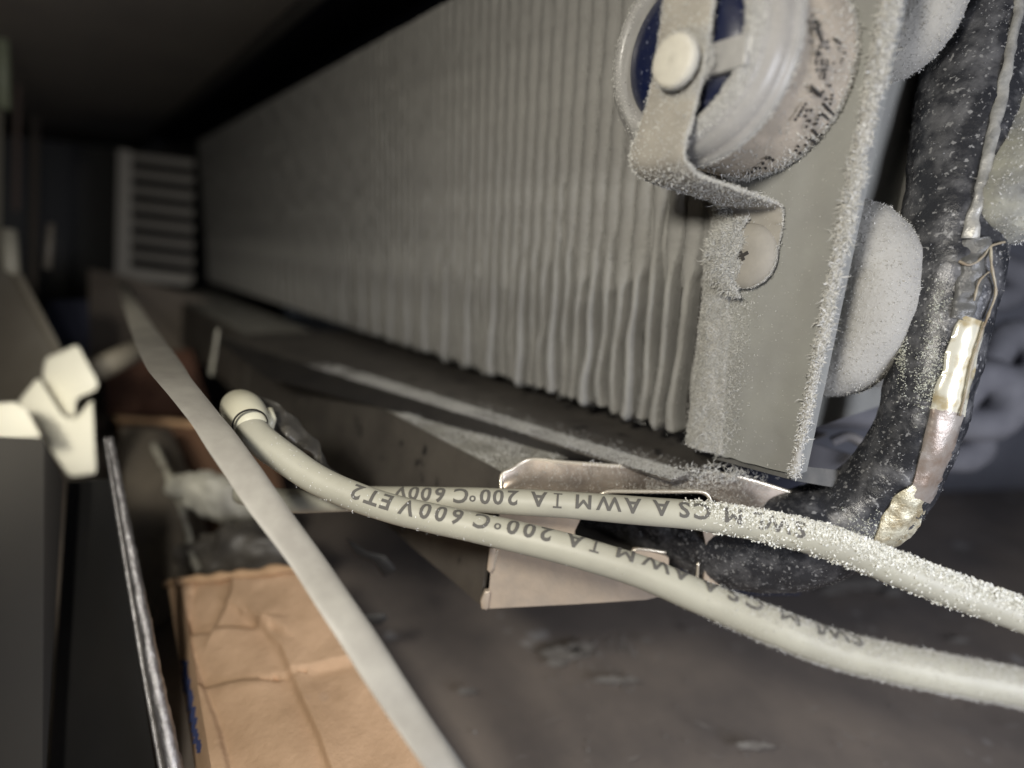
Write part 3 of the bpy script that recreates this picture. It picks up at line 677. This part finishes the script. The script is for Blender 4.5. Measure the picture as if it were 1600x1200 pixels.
# rolled edges of the notch, seams at the corner
for pts in ([(983,876),(992,857),(1040,862)], [(1090,878),(1088,910)], [(776,858),(774,870),(770,888)]):
    t, f = tube([Vector(c) for c in catmull([tuple(onE(*p) - en*.02) for p in pts], 6)], .018, 8); mesh('seam', *t, RIMM, tr)
for pts in ([(765,852),(775,852),(771,884),(766,891),(761,886)], [(757,920),(766,919),(762,948),(752,946),(751,934)]):
    mesh('corner_tab', *bevel_mesh(prism([onE(*p) - en*.07 for p in pts], en*.08), .012), SHEET, tr, auto=50)
# underside / inner back of the trough seen through the notch, near-black to paint in the shade inside
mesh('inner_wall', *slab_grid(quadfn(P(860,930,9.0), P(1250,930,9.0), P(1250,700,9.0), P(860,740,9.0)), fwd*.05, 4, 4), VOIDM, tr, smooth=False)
mesh('trough_bottom', *slab_grid(quadfn(Vector((xa-26,A_b.y+.05,A_b.z+.02)), Vector((xa-.1,A_b.y+.05,A_b.z+.02)), Vector((xa+1.2,A_b.y+2.4,A_b.z+.25)), Vector((xa-26,A_b.y+2.4,A_b.z+.25))), Vector((0,0,.05)), 8, 3), SHEETD, tr, smooth=False)

# ================================================================== WIRES
def wire(name, pts, label, material, loc, n=14, group='white lead wires', bump=None, seg=32):
    c = catmull([tuple(P(a,b,d)) + (w/2*d/900,) for a,b,d,w in pts], n)
    t_ = thing(name, loc, label, 'wire', group)
    v, fr = tube([k[:3] for k in c], [k[3] for k in c], seg, bump=bump)
    o = mesh('insulation', *v, material, t_)
    return t_, v, c, o
pA = [(1760,1030,5.2,58),(1680,995,5.3,56),(1600,963,5.4,54),(1500,927,5.55,54),(1400,889,5.65,53),(1300,850,5.8,52),(1200,824,5.95,49),(1100,807,6.05,46),(1000,798,6.15,44),(900,790,6.25,42),(800,784,6.35,40),(700,780,6.45,38),(600,779,6.6,38),(520,781,6.8,38),(440,782,7.1,37),(380,770,7.6,36)]
pB = [(1780,1118,4.6,58),(1690,1096,4.7,58),(1600,1075,4.8,58),(1500,1057,4.9,58),(1400,1037,5.0,58),(1300,1013,5.1,57),(1200,976,5.2,56),(1100,935,5.35,53),(1000,893,5.5,50),(900,862,5.65,49),(800,837,5.8,48),(700,815,5.95,46),(620,797,6.05,45),(550,774,6.15,45),(490,746,6.25,46),(440,712,6.35,48),(405,685,6.45,48),(388,660,6.6,44)]
wA, vA, cA, oA = wire('lead_wire', pA, 'upper white printed wire, its right half furred with frost', WIRE, P(1000,792,6.15), bump=lambda q, t: .004*nz(q, 3))
wB, vB, cB, oB = wire('lead_wire', pB, 'lower white printed wire ending in the cream connector on the left', WIRE, P(1000,876,5.5), bump=lambda q, t: .004*nz(q, 3))
# frost sleeves
def fmA(c, n):
    x, y = pxof(c); uu = Vector(n).dot(up); f = -Vector(n).dot(fwd)
    if x < 1060 or f < -.3: return 0
    k = min(1, (x-1060)/140)
    return k*(1.3 if uu > .5 else .45 if uu > .2 else (.22 if nz(c, 4) > .1 else .05))*(1 if x < 1420 else .55)
ps, ns = sample(vA, 13000, fmA); ns = ns + np.array(up)[None]*.3
needles('wire_frost', ps[::2], ns[::2], .028, .014, mat('wire_hoar', (.78,.78,.72), .4, spec=.7), oA, tilt=.6)
def fmB(c, n):
    x, y = pxof(c); uu = Vector(n).dot(up); f = -Vector(n).dot(fwd)
    if x < 1080 or f < -.3: return .004 if x < 1080 and f > 0 else 0
    return min(1, (x-1080)/200)*(1 if uu > .4 or uu < -.75 else .08)
ps, ns = sample(vB, 9000, fmB)
needles('wire_frost', ps, ns, .018, .006, NEEDLE, oB, tilt=.7)
ps, ns = sample(vB, 120, lambda c, n: 1 if -Vector(n).dot(fwd) > .2 and 420 < pxof(c)[0] < 760 else 0)
needles('wire_sparkle', ps, ns, .012, .008, SPARK, oB, tilt=.7)
# printed characters wrapped on the wires, upside down as in the photo
fcache = {}
def glyph(ch):
    if ch == 'I':
        V_, F_ = [], []
        for (x0,y0,x1,y1) in ((-.045,.08,.045,.64),(-.19,0,.19,.08),(-.19,.64,.19,.72)):
            n_ = 6; b_ = len(V_); hz = x1-x0 > y1-y0
            for k in range(n_+1):
                t = k/n_
                V_ += [Vector((x0+(x1-x0)*t, y0, 0)), Vector((x0+(x1-x0)*t, y1, 0))] if hz else [Vector((x0, y0+(y1-y0)*t, 0)), Vector((x1, y0+(y1-y0)*t, 0))]
            F_ += [(b_+2*k, b_+2*k+1, b_+2*k+3, b_+2*k+2) for k in range(n_)]
        return V_, F_
    if ch not in fcache:
        c = D.curves.new('g', 'FONT'); c.body = ch; c.size = 1; c.align_x = 'CENTER'; c.resolution_u = 3; c.offset = .026 if ch not in 'MW' else 0
        o = D.objects.new('g', c); COL.objects.link(o); dg = bpy.context.evaluated_depsgraph_get(); dg.update()
        me = o.evaluated_get(dg).to_mesh(); vs = [v.co.copy() for v in me.vertices]; fs = [tuple(p.vertices) for p in me.polygons]
        o.evaluated_get(dg).to_mesh_clear(); D.objects.remove(o); D.curves.remove(c)
        bm = bmesh.new(); bv_ = [bm.verts.new(v) for v in vs]
        for f in fs:
            try: bm.faces.new([bv_[i] for i in f])
            except ValueError: pass
        bmesh.ops.remove_doubles(bm, verts=bm.verts[:], dist=1e-4)
        for _ in range(2):
            le = [e for e in bm.edges if e.calc_length() > .22]
            if le: bmesh.ops.subdivide_edges(bm, edges=le, cuts=1); bmesh.ops.triangulate(bm, faces=bm.faces[:])
        bm.verts.index_update(); fcache[ch] = ([v.co.copy() for v in bm.verts], [tuple(v.index for v in f.verts) for f in bm.faces]); bm.free()
    return fcache[ch]
def wrap_text(chars, curve, parent, material, size=.21, phi0=lambda x: 0., widen=1.0):
    P3 = [Vector(c[:3]) for c in curve]; R = [c[3] for c in curve]; X = [pxof(p)[0] for p in P3]
    if X[0] < X[-1]: pass
    acc = [0]
    for i in range(1, len(P3)): acc.append(acc[-1]+(P3[i]-P3[i-1]).length)
    acc = np.array(acc); xs = np.array(X); arr = np.array([tuple(p) for p in P3])
    def at(s): return Vector([np.interp(s, acc, arr[:,k]) for k in range(3)])
    V, F = [], []
    for ch, px in chars:
        s0 = np.interp(-px, -xs, acc); vs, fs = glyph('o' if ch == '°' else ch)
        sz = size*(.55 if ch == '°' else 1); b = len(V)
        for g in vs:
            s = s0 + g.x*sz*widen; p = at(s); t = (at(s+.02)-at(s-.02)).normalized()
            c = (CAM-p); c = (c-t*c.dot(t)).normalized(); dn = t.cross(c).normalized()
            if dn.dot(up) > 0: dn = -dn
            r = np.interp(s, acc, R) + .0045
            yy = (g.y - (.36 if ch != '°' else -.0))*sz
            ph = yy/r + phi0(px)
            V.append(p + (c*math.cos(ph) + dn*math.sin(ph))*r)
        F += [tuple(b+i for i in f) for f in fs]
        if ch in 'MW':                               # a second, slightly shifted strike makes the stroke as heavy as the rest
            b2 = len(V); V += [v + right*.010 - (v-Vector(CAM)).normalized()*.001 for v in V[b:b2]]; F += [tuple(b2+i for i in f) for f in fs]
    return mesh('printed_text', V, F, material, parent, smooth=False)
TA = [('S',1243),('W',1208),('L',1178),('M',1139),('C',1093),('S',1066),('A',1031),('A',987),('W',950),('M',911),('I',872),('A',843),('2',803),('0',781),('0',761),('°',742),('C',724),('6',692),('0',671),('0',652),('V',632)]
TB = [('S',1330),('W',1292),('L',1262),('M',1222),('C',1170),('S',1137),('A',1101),('A',1056),('W',1018),('M',972),('I',927),('A',896),('2',852),('0',827),('0',802),('°',780),('C',755),('6',717),('0',692),('0',668),('V',640),('E',608),('T',586),('2',562)]
wrap_text(TA, cA, oA, INK2, .245, lambda x: -.32 if x > 700 else -.35 - (700-x)/400)
wrap_text(TB, cB, oB, INK2, .245, lambda x: -.35 - .65*max(0, min(1, (x-640)/420)))
# near, out of focus lip of a sheet panel, flat faced, running from the far left corner to the bottom edge
lp = thing('panel_lip', P(450,830,4.9), 'flat pale out-of-focus strip crossing in front of the cardboard box', 'metal strip')
LL = [(184,440,22),(190,470,14),(204,520,9.0),(222,565,7.2),(240,592,6.4),(282,642,5.8),(328,710,5.4),(388,800,5.1),(453,887,4.9),(518,988,4.65),(592,1102,4.5),(660,1200,4.35),(755,1340,4.25)]
LR = [(187,438,22),(205,463,14),(245,521,9.0),(278,567,7.2),(298,598,6.4),(340,650,5.8),(388,712,5.4),(448,800,5.1),(510,887,4.9),(579,988,4.65),(652,1102,4.5),(714,1200,4.35),(800,1340,4.25)]
QL = [Vector(c) for c in catmull([tuple(P(*a)) for a in LL], 6)]; QR = [Vector(c) for c in catmull([tuple(P(a,b,c*1.02)) for a,b,c in LR], 6)]
mesh('face', *slab_grid(lambda u, v: (lambda i: QL[i]*(1-u)+QR[i]*u + fwd*(.02*(2*u-1)**4 + .015*nz(QL[i], 2)))(int(round(v*(len(QL)-1)))), fwd*.06, 8, len(QL)-1), WIREB, lp, auto=60)
mesh('folded_return', *slab_grid(lambda u, v: (lambda i: QL[i]*1.0 + fwd*(.03+.5*u))(int(round(v*(len(QL)-1)))), right*.04, 2, len(QL)-1), WIREB, lp, auto=60)
# ================================================================== CONNECTOR
cn = thing('wire_connector', P(385,650,6.8), 'small cream plastic wire connector beside the near wire', 'connector')
cv, f = tube([P(352,652,7.0), P(362,640,6.95), P(378,636,6.9), P(395,640,6.85), P(405,655,6.7)], [.12,.20,.235,.22,.17], 28)
shell = catmull([tuple(P(398,672,6.55))+(.165,), tuple(P(392,660,6.6))+(.205,), tuple(P(384,648,6.75))+(.235,), tuple(P(378,640,6.95))+(.235,), tuple(P(372,634,7.15))+(.20,), tuple(P(368,630,7.25))+(.10,)], 6)
cv, f = tube([s[:3] for s in shell], [s[3] for s in shell], 32, cap=True); mesh('shell', *cv, CONN, cn)
t, f = tube([P(420,640,6.9), P(424,655,6.85), P(420,672,6.8)], [.05,.06,.05], 14); mesh('latch', *t, CONN, cn)
mesh('wire_seal', *lathe(P(391,663,6.47), (P(400,680,6.3)-P(384,645,6.8)).normalized(), [(-.02,.175),(.0,.19),(.02,.175)], 32), DARKM, cn)
mesh('body', *bevel_mesh(box(P(408,672,6.95), camdir(.13,.03,0), camdir(-.03,.17,0), camdir(0,0,.2)), .04), mat('grey_housing', (.2,.195,.17), .5), cn, auto=40)
lf = thing('film_scrap', P(470,680,7.1), 'dark crumpled strip of plastic film behind the cream connector', 'plastic film')
TLp = [(400,618,7.3),(430,628,7.2),(455,648,7.15),(480,675,7.1),(500,695,7.05),(512,725,7.0),(535,748,7.0)]; BLp = [(400,650,7.2),(428,665,7.1),(445,690,7.05),(465,705,7.0),(488,712,7.0),(505,728,6.95),(534,750,6.95)]
T1 = [Vector(c) for c in catmull([tuple(P(*a)) for a in TLp], 8)]; T2 = [Vector(c) for c in catmull([tuple(P(*a)) for a in BLp], 8)]
mesh('film', *slab_grid(lambda u, v: (lambda i: T1[i]*(1-v)+T2[i]*v - fwd*.15*math.sin(math.pi*v) + fwd*.12*nz((u*9, v*3, 2), 1))(int(round(u*(len(T1)-1)))), fwd*.012, len(T1)-1, 10), LEAF, lf, auto=70)

# ================================================================== CARTONS, BAG, RAIL, PANELS ON THE LEFT
cb = thing('cardboard_box', P(400,1050,8.5), 'creased light-brown cardboard box in the lower left, lit from the front', 'cardboard box')
c00, c10, c11, c01 = P(345,1290,6.0), P(745,1290,6.0), P(480,886,9.0), P(283,908,9.4)
nb = (c10-c00).cross(c01-c00).normalized()
if nb.dot(fwd) > 0: nb = -nb
def creasedist(px, py, poly):
    best = (1e9, 0)
    for (x0,y0),(x1,y1) in zip(poly[:-1], poly[1:]):
        dx, dy = x1-x0, y1-y0; L2 = dx*dx+dy*dy; t = max(0, min(1, ((px-x0)*dx+(py-y0)*dy)/L2)); qx, qy = x0+t*dx, y0+t*dy
        d = math.hypot(px-qx, py-qy); s = 1 if (px-qx)*dy-(py-qy)*dx > 0 else -1
        if d < best[0]: best = (d, s*d)
    return best
CR = [[(365,900),(362,930),(338,975)], [(285,985),(400,972)], [(405,972),(440,1010),(470,1085),(500,1150),(528,1230)], [(315,1068),(460,1050)], [(440,1050),(540,1030)], [(300,930),(290,985),(315,1060),(345,1140),(365,1220)], [(380,955),(420,975)]]
def boxf(u, v):
    p = quadfn(c00, c10, c11, c01)(u, v); x, y = pxof(p)
    h = .035*nz(p, 1.1) + .012*nz(p, 4)
    for k, c in enumerate(CR):
        d, s = creasedist(x, y, c)
        h += (.045*math.exp(-(d/5)**2) + .05*math.tanh(s/6)*math.exp(-(d/30)**2))*(1 if k % 2 == 0 else -.8)
    if v > .97: h -= .05
    return p + nb*h
tt = c10-c00
bxv = slab_grid(boxf, -nb*.06, 110, 110)
mesh('front_panel', *bxv, CARD, cb, auto=70)
# left flank with blue print, and rear of the box
l0, l1 = P(318,1290,6.6), P(262,912,9.9)
mesh('side_flap', *slab_grid(lambda u, v: (lambda p: p + nb*.03*nz(p, 2))(quadfn(l0, c00, c01, l1)(u, v)), -nb*.06, 6, 40), CARD, cb, auto=70)
mesh('back_panel', *slab_grid(quadfn(l0 - nb*3, c10 - nb*3, c11 - nb*3, l1 - nb*3), nb*.06, 2, 2), CARDD, cb, smooth=False)
mesh('rear_side', *slab_grid(quadfn(l0 - nb*3, l0 - nb*.08, l1 - nb*.08, l1 - nb*3), right*.05, 2, 2), CARD, cb, smooth=False)
mesh('far_side', *slab_grid(quadfn(c10 - nb*3, c10 - nb*.08, c11 - nb*.08, c11 - nb*3), -right*.05, 2, 2), CARD, cb, smooth=False)
# torn top edge
te = [l1*(1-t)+c01*t for t in (0,.5)] + [c01*(1-k/24)+c11*k/24 for k in range(25)]
t, f = tube(te, [.07]*len(te), 10, bump=lambda q, s: .05*nz(q, 5)); mesh('torn_edge', *t, CARDE, cb)
# blue print on the flank
vs, fs = [], []
for k in range(26):
    y = 1075 + k*5.2; x = 268 + (y-1075)*.27 + random.uniform(-3,7); p = quadfn(l0, c00, c01, l1)(.25+.3*random.random(), (1290-y)/380.)
    s = .05*random.uniform(.6,1.4); b = len(vs); vs += [p+nb*.045+right*s*a*.8+up*s*c for a, c in ((-1,-1),(1,-.8),(1,1),(-.7,1))]; fs.append((b,b+1,b+2,b+3))
mesh('blue_print', vs, fs, mat('blue_ink', (.03,.045,.13), .8), cb, smooth=False)

# second carton with film wrap behind
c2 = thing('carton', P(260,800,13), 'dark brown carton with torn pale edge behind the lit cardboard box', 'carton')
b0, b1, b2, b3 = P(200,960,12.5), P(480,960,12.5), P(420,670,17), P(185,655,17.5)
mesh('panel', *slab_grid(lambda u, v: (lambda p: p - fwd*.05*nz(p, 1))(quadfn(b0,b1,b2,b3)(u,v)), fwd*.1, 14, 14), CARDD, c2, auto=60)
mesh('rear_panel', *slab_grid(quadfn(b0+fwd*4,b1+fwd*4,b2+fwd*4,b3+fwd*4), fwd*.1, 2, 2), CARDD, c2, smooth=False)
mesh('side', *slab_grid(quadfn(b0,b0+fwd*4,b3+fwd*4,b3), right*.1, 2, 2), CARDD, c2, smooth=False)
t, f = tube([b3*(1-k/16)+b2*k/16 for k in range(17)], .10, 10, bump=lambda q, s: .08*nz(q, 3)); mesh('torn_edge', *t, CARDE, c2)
c3 = thing('carton', P(230,610,22), 'reddish brown carton far back under the white plastic bracket arm', 'carton')
mesh('panel', *bevel_mesh(hexa([P(165,650,20),P(330,650,20),P(330,650,26),P(165,650,26),P(165,560,20),P(300,545,20),P(300,545,26),P(165,560,26)]), .1), mat('red_carton', (.12,.055,.035), .85, var=(.09,.045,.03)), c3, auto=40)
# wrapped pack standing in front of it
pk = thing('wrapped_pack', P(265,800,12), 'film-wrapped rounded pack between the metal rail and the white bag', 'wrapped pack')
wp = [P(186,668,15), P(240,672,15), P(272,760,13.2), P(304,888,11.2), P(262,908,11.0), P(235,985,10.4), P(205,985,10.6)]
mesh('wrap', *bevel_mesh(prism(wp, fwd*.8), .05), mat('taupe_wrap', (.13,.112,.09), .6, var=(.09,.078,.065), vscale=1.2, bump=.4, bscale=.6, bdist=.05), pk, auto=40)
t, f = tube(catmull([tuple(P(240,695,14.0)), tuple(P(272,760,12.4)), tuple(P(290,820,11.3)), tuple(P(302,870,10.5)), tuple(P(310,892,10.2))], 10), .06, 12, bump=lambda q, s: .05*nz(q, 4)); mesh('seam_fold', *t, BAG, pk)
bg_ = thing('plastic_bag', P(350,780,11), 'crumpled white plastic bag half behind the near wire', 'plastic bag')
def bagf(u, v):
    c = P(345,778,11.5); th_ = u*2*math.pi; ph = v*math.pi
    p = c + right*1.0*math.cos(th_)*math.sin(ph)*1.0 + up*.46*math.cos(ph) + fwd*.25*math.sin(th_)*math.sin(ph)
    x = p - c; r = 1 + .30*nz(p, 1.1) + .30*abs(nz(p, 2.2)) - .18*abs(nz(p, 5)); q = c + x*r; return q - up*.25*((x.dot(right))/1.)
mesh('bag_film', *grid(bagf, 70, 50), BAG, bg_)
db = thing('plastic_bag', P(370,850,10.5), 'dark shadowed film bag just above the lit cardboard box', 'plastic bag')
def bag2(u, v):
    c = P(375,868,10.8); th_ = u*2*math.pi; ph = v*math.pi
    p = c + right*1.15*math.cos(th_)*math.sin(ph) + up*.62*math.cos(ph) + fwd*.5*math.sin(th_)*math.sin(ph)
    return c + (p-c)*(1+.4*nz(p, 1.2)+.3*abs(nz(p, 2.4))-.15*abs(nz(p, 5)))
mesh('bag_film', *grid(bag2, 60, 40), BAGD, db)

# metal rail with bumpy bright edge + panel
rl = thing('shelf_rail', P(225,950,6.8), 'thin worn silver metal rail running down the lower left', 'rail')
rpts = [(172,684,8.2),(186,760,7.9),(203,850,7.6),(222,950,7.3),(243,1060,7.0),(262,1150,6.8),(290,1290,6.5)]
RL = [Vector(c) for c in catmull([tuple(P(*a)) for a in rpts], 14)]
t, f = tube(RL, [.045 + .05*i/len(RL) for i in range(len(RL))], 14, bump=lambda q, s: .012*nz(q, 9)+.008*nz(q, 20)); mesh('bright_edge', *t, CHROME, rl)
mesh('rail_web', *slab_grid(lambda u, v: RL[int(round(v*(len(RL)-1)))] + (right*-.20 + fwd*.10)*u*(.5+.8*v), up*0+fwd*.03, 3, len(RL)-1), mat('rail_grey', (.22,.21,.20), .45, metal=.6), rl, auto=60)
t, f = tube([p + (right*-.20+fwd*.10)*(.5+.8*i/len(RL)) for i, p in enumerate(RL)], .03, 10); mesh('rear_edge', *t, CHROME, rl)
pn = thing('cabinet_panel', P(150,1000,7.6), 'smooth near-black panel left of the silver rail', 'panel')
mesh('panel_sheet', *bevel_mesh(hexa([P(70,1320,7.4),P(262,1320,7.0),P(262,1320,7.3),P(70,1320,7.7),P(105,752,9.6),P(172,748,9.0),P(172,748,9.3),P(105,752,9.9)]), .02), PANELD, pn, auto=40)
pg = thing('cabinet_panel', P(30,950,7), 'dull dark-grey panel in the lower left corner', 'panel')
mesh('panel_sheet', *bevel_mesh(hexa([P(-120,1320,6.8),P(66,1320,6.8),P(66,1320,7.1),P(-120,1320,7.1),P(-120,676,8.6),P(68,684,8.6),P(100,750,8.6),P(-120,690,8.9)]), .02), GREYP, pg, auto=40)
# white bracket
wb = thing('white_bracket', P(110,650,13), 'blurred cream-white plastic bracket with a stepped head at the left', 'bracket')
def slabpx(pts, d, t, bev=.04): return bevel_mesh(prism([P(a,b,d) for a,b in pts], (P(pts[0][0], pts[0][1], d)-CAM).normalized()*t), bev)
mesh('head', *slabpx([(70,560),(122,537),(156,600),(150,612),(120,624),(118,655),(100,650),(66,590)], 13, 1.0, .14), WHITEP, wb, auto=40)
mesh('post', *slabpx([(60,588),(100,652),(118,656),(146,622),(152,742),(108,747),(66,684),(26,630)], 12.6, .35, .12), WHITEP, wb, auto=40)
mesh('plate', *slabpx([(-60,632),(24,628),(42,640),(66,684),(-60,690)], 11.5, .4), WHITEP, wb, auto=40)
t, f = tube([P(140,583,14), P(218,545,15)], .28, 20); mesh('arm', *t, mat('tan_plastic', (.24,.215,.17), .6), wb)
# slanting rails and rods at the far left
for k, (a, b, m_, lb) in enumerate(([(-30,470,16),(70,600,12)], .5, mat('beige_rail', (.16,.145,.12), .5), 'broad beige rail slanting down to the white bracket'),) if False else ():
    pass
lrail = thing('slanted_rail', P(40,540,13), 'broad blurred grey-brown rail slanting down to the white bracket', 'rail')
mesh('rail_body', *slabpx([(-60,380),(20,430),(60,480),(90,560),(70,600),(30,640),(-60,640)], 14.5, .8), mat('brown_rail', (.10,.088,.072), .55, var=(.13,.118,.10), vscale=1.5), lrail, auto=40)
mesh('rail_groove', *slabpx([(20,430),(34,426),(104,560),(92,566)], 14.2, .2), mat('groove_tan', (.16,.145,.12), .5), lrail, auto=40)
for (x0, y0, x1, y1, d, r, c_, lb) in ((2,-20,6,170,16,.16,(.22,.24,.16),'pale rod at the very left edge, top'), (14,360,20,450,15,.18,(.42,.40,.33),'short bright rod at the left edge above the rail'), (80,350,74,420,17,.1,(.2,.18,.15),'thin pale rod right of the bright rod at the left edge')):
    r_ = thing('rod', P(x0,y0,d), lb, 'rod'); 
    t, f = tube([P(x0,y0,d), P((x0+x1)/2,(y0+y1)/2,d), P(x1,y1,d)], r, 16); mesh('rod_body', *t, mat('rod_paint', c_, .5), r_)
bb = thing('black_block', P(100,510,18), 'black block above the head of the white bracket', 'block')
mesh('block_body', *slabpx([(70,470),(138,468),(142,560),(75,560)], 17, 1.5), VOIDM, bb, auto=40)
up_ = thing('upright_panel', P(170,500,22), 'dim brown upright between black block and near wire', 'panel')  # a flat upright panel, not a post
mesh('upright_body', *slabpx([(138,420),(190,430),(330,470),(300,600),(215,570),(140,585)], 23, .5), mat('dim_brown', (.20,.17,.14), .6), up_, auto=40)

for k, (x0, w_, d, c_, y0, y1, lb) in enumerate(((-30,34,20,(.30,.28,.22),150,470,'wide beige blurred upright at the left edge above the brown rail'), (24,10,21,(.16,.12,.10),-20,330,'thin red-brown blurred upright left of the dark back wall'), (48,14,22,(.10,.085,.07),180,470,'dim brown blurred upright between the pale rods'))):
    u_ = thing('upright_strip', P(x0,y1,d), lb, 'upright'); mesh('strip_body', *slabpx([(x0,y0),(x0+w_,y0),(x0+w_-4,y1),(x0-4,y1)], d, .4), mat('strip_paint', c_, .6), u_, auto=40)
# vent grille at the far end
vg = thing('vent_grille', P(240,330,28), 'small grey vent grille with stacked slots at the far end of the coil', 'vent grille')
mesh('frame', *slabpx([(184,232),(206,236),(204,420),(298,436),(296,446),(180,436)], 26, .6), mat('grille_lit', (.55,.52,.46), .6), vg, auto=40)  # paler copy of the grille plastic paints the lit left edge
mesh('back', *slabpx([(200,236),(305,250),(300,440),(196,430)], 28.5, .2), DARKM, vg, auto=40)
for k in range(8):
    y = 238 + 25.5*k
    mesh('slat', *slabpx([(204,y),(304,y+12),(302,y+25),(203,y+13)], 26.2, .9), GRILLE, vg, auto=40)
# pale sliver hanging in the dark gap
sl = thing('plastic_sliver', P(335,550,14), 'thin pale plastic sliver hanging in the dark beside the near wire', 'plastic sliver')
mesh('sliver', *slabpx([(338,513),(343,514),(333,588),(325,586)], 13, .05, .01), mat('sliver_grey', (.25,.24,.2), .5), sl, auto=40)
# dark scraps on the floor of the compartment
for k, (pts, d, lb) in enumerate((([(540,840),(575,862),(602,868),(620,890),(600,902),(585,880),(555,868)], 8.4, 'dark crumpled film scrap under the wires by the trough'), ([(545,962),(600,958),(606,966),(596,976),(560,978)], 9, 'small black oval scrap on the floor right of the near wire'))):
    o = thing('dark_scrap', P(*pts[0], d), lb, 'scrap'); mesh('scrap_film', *slabpx(pts, d, .06, .02), mat('scrap', (.02,.019,.018), .5), o, auto=40)

# loose frost flakes and grit lying on the floor
pp = []
for (a, b, sx, sy, n) in ((885,1018,26,8,150),(975,1010,12,8,30),(960,1065,40,10,30),(1340,915,60,9,120),(1250,905,30,6,50),(1180,1150,160,40,20),(1450,1000,120,60,30),(1500,860,60,10,40)):
    for _ in range(n):
        q = onZ(random.gauss(a, sx), random.gauss(b, sy), FZ+.03); pp.append(tuple(q))
fl_ = tag(needles('frost_flakes', np.array(pp), np.tile(np.array([0,0,.5]), (len(pp),1)), .07, .022, mat('floor_frost', (.24,.23,.215), .7), None, tilt=1.0), kind='stuff')

# dried frost smears and scratches on the floor: thin, ragged, each a real film a fraction of a millimetre thick
V, F = [], []
def patch(a, b, rx, ry, seed):
    n = 60; base = len(V)
    V.append(onZ(a, b, FZ+.16))
    for k in range(n):
        t = 2*math.pi*k/n; r = 1 + .55*noise.noise(Vector((math.cos(t)*2, math.sin(t)*2, seed))) + .35*noise.noise(Vector((math.cos(t)*6, math.sin(t)*6, seed)))
        V.append(onZ(a + rx*math.cos(t)*r, b + ry*math.sin(t)*r, FZ+.16))
    for k in range(n): F.append((base, base+1+k, base+1+(k+1) % n))
for i, (a, b, rx, ry) in enumerate(((882,1022,34,10),(905,1012,22,9),(868,1036,14,5),(962,1062,36,5),(1345,912,44,8),(1300,925,20,4),(1395,925,16,5),(1080,985,7,2),(1010,1000,9,2),(1178,1165,30,6),(1500,1000,16,4),(730,1080,14,5))): patch(a, b, rx, ry, i*3.1)
for i in range(34):
    a, b = random.uniform(760, 1580), random.uniform(940, 1190); L_ = random.uniform(8, 46); an = random.gauss(-.15, .5); base = len(V); w_ = random.uniform(.4, 1.0)
    dx, dy = L_*math.cos(an), L_*math.sin(an)*.5
    for t in range(5):
        u = t/4; y = b + dy*u + 3*math.sin(u*3+i); ww = w_*math.sin(math.pi*(.08+.84*u))
        V += [onZ(a+dx*u, y-ww, FZ+.16), onZ(a+dx*u, y+ww, FZ+.16)]
    F += [(base+2*t, base+2*t+1, base+2*t+3, base+2*t+2) for t in range(4)]
mesh('frost_smears', V, F, mat('smear', (.33,.31,.28), .6, var=(.24,.22,.195), vscale=.3, contrast=(.4,.6)), None, smooth=False, kind='stuff')
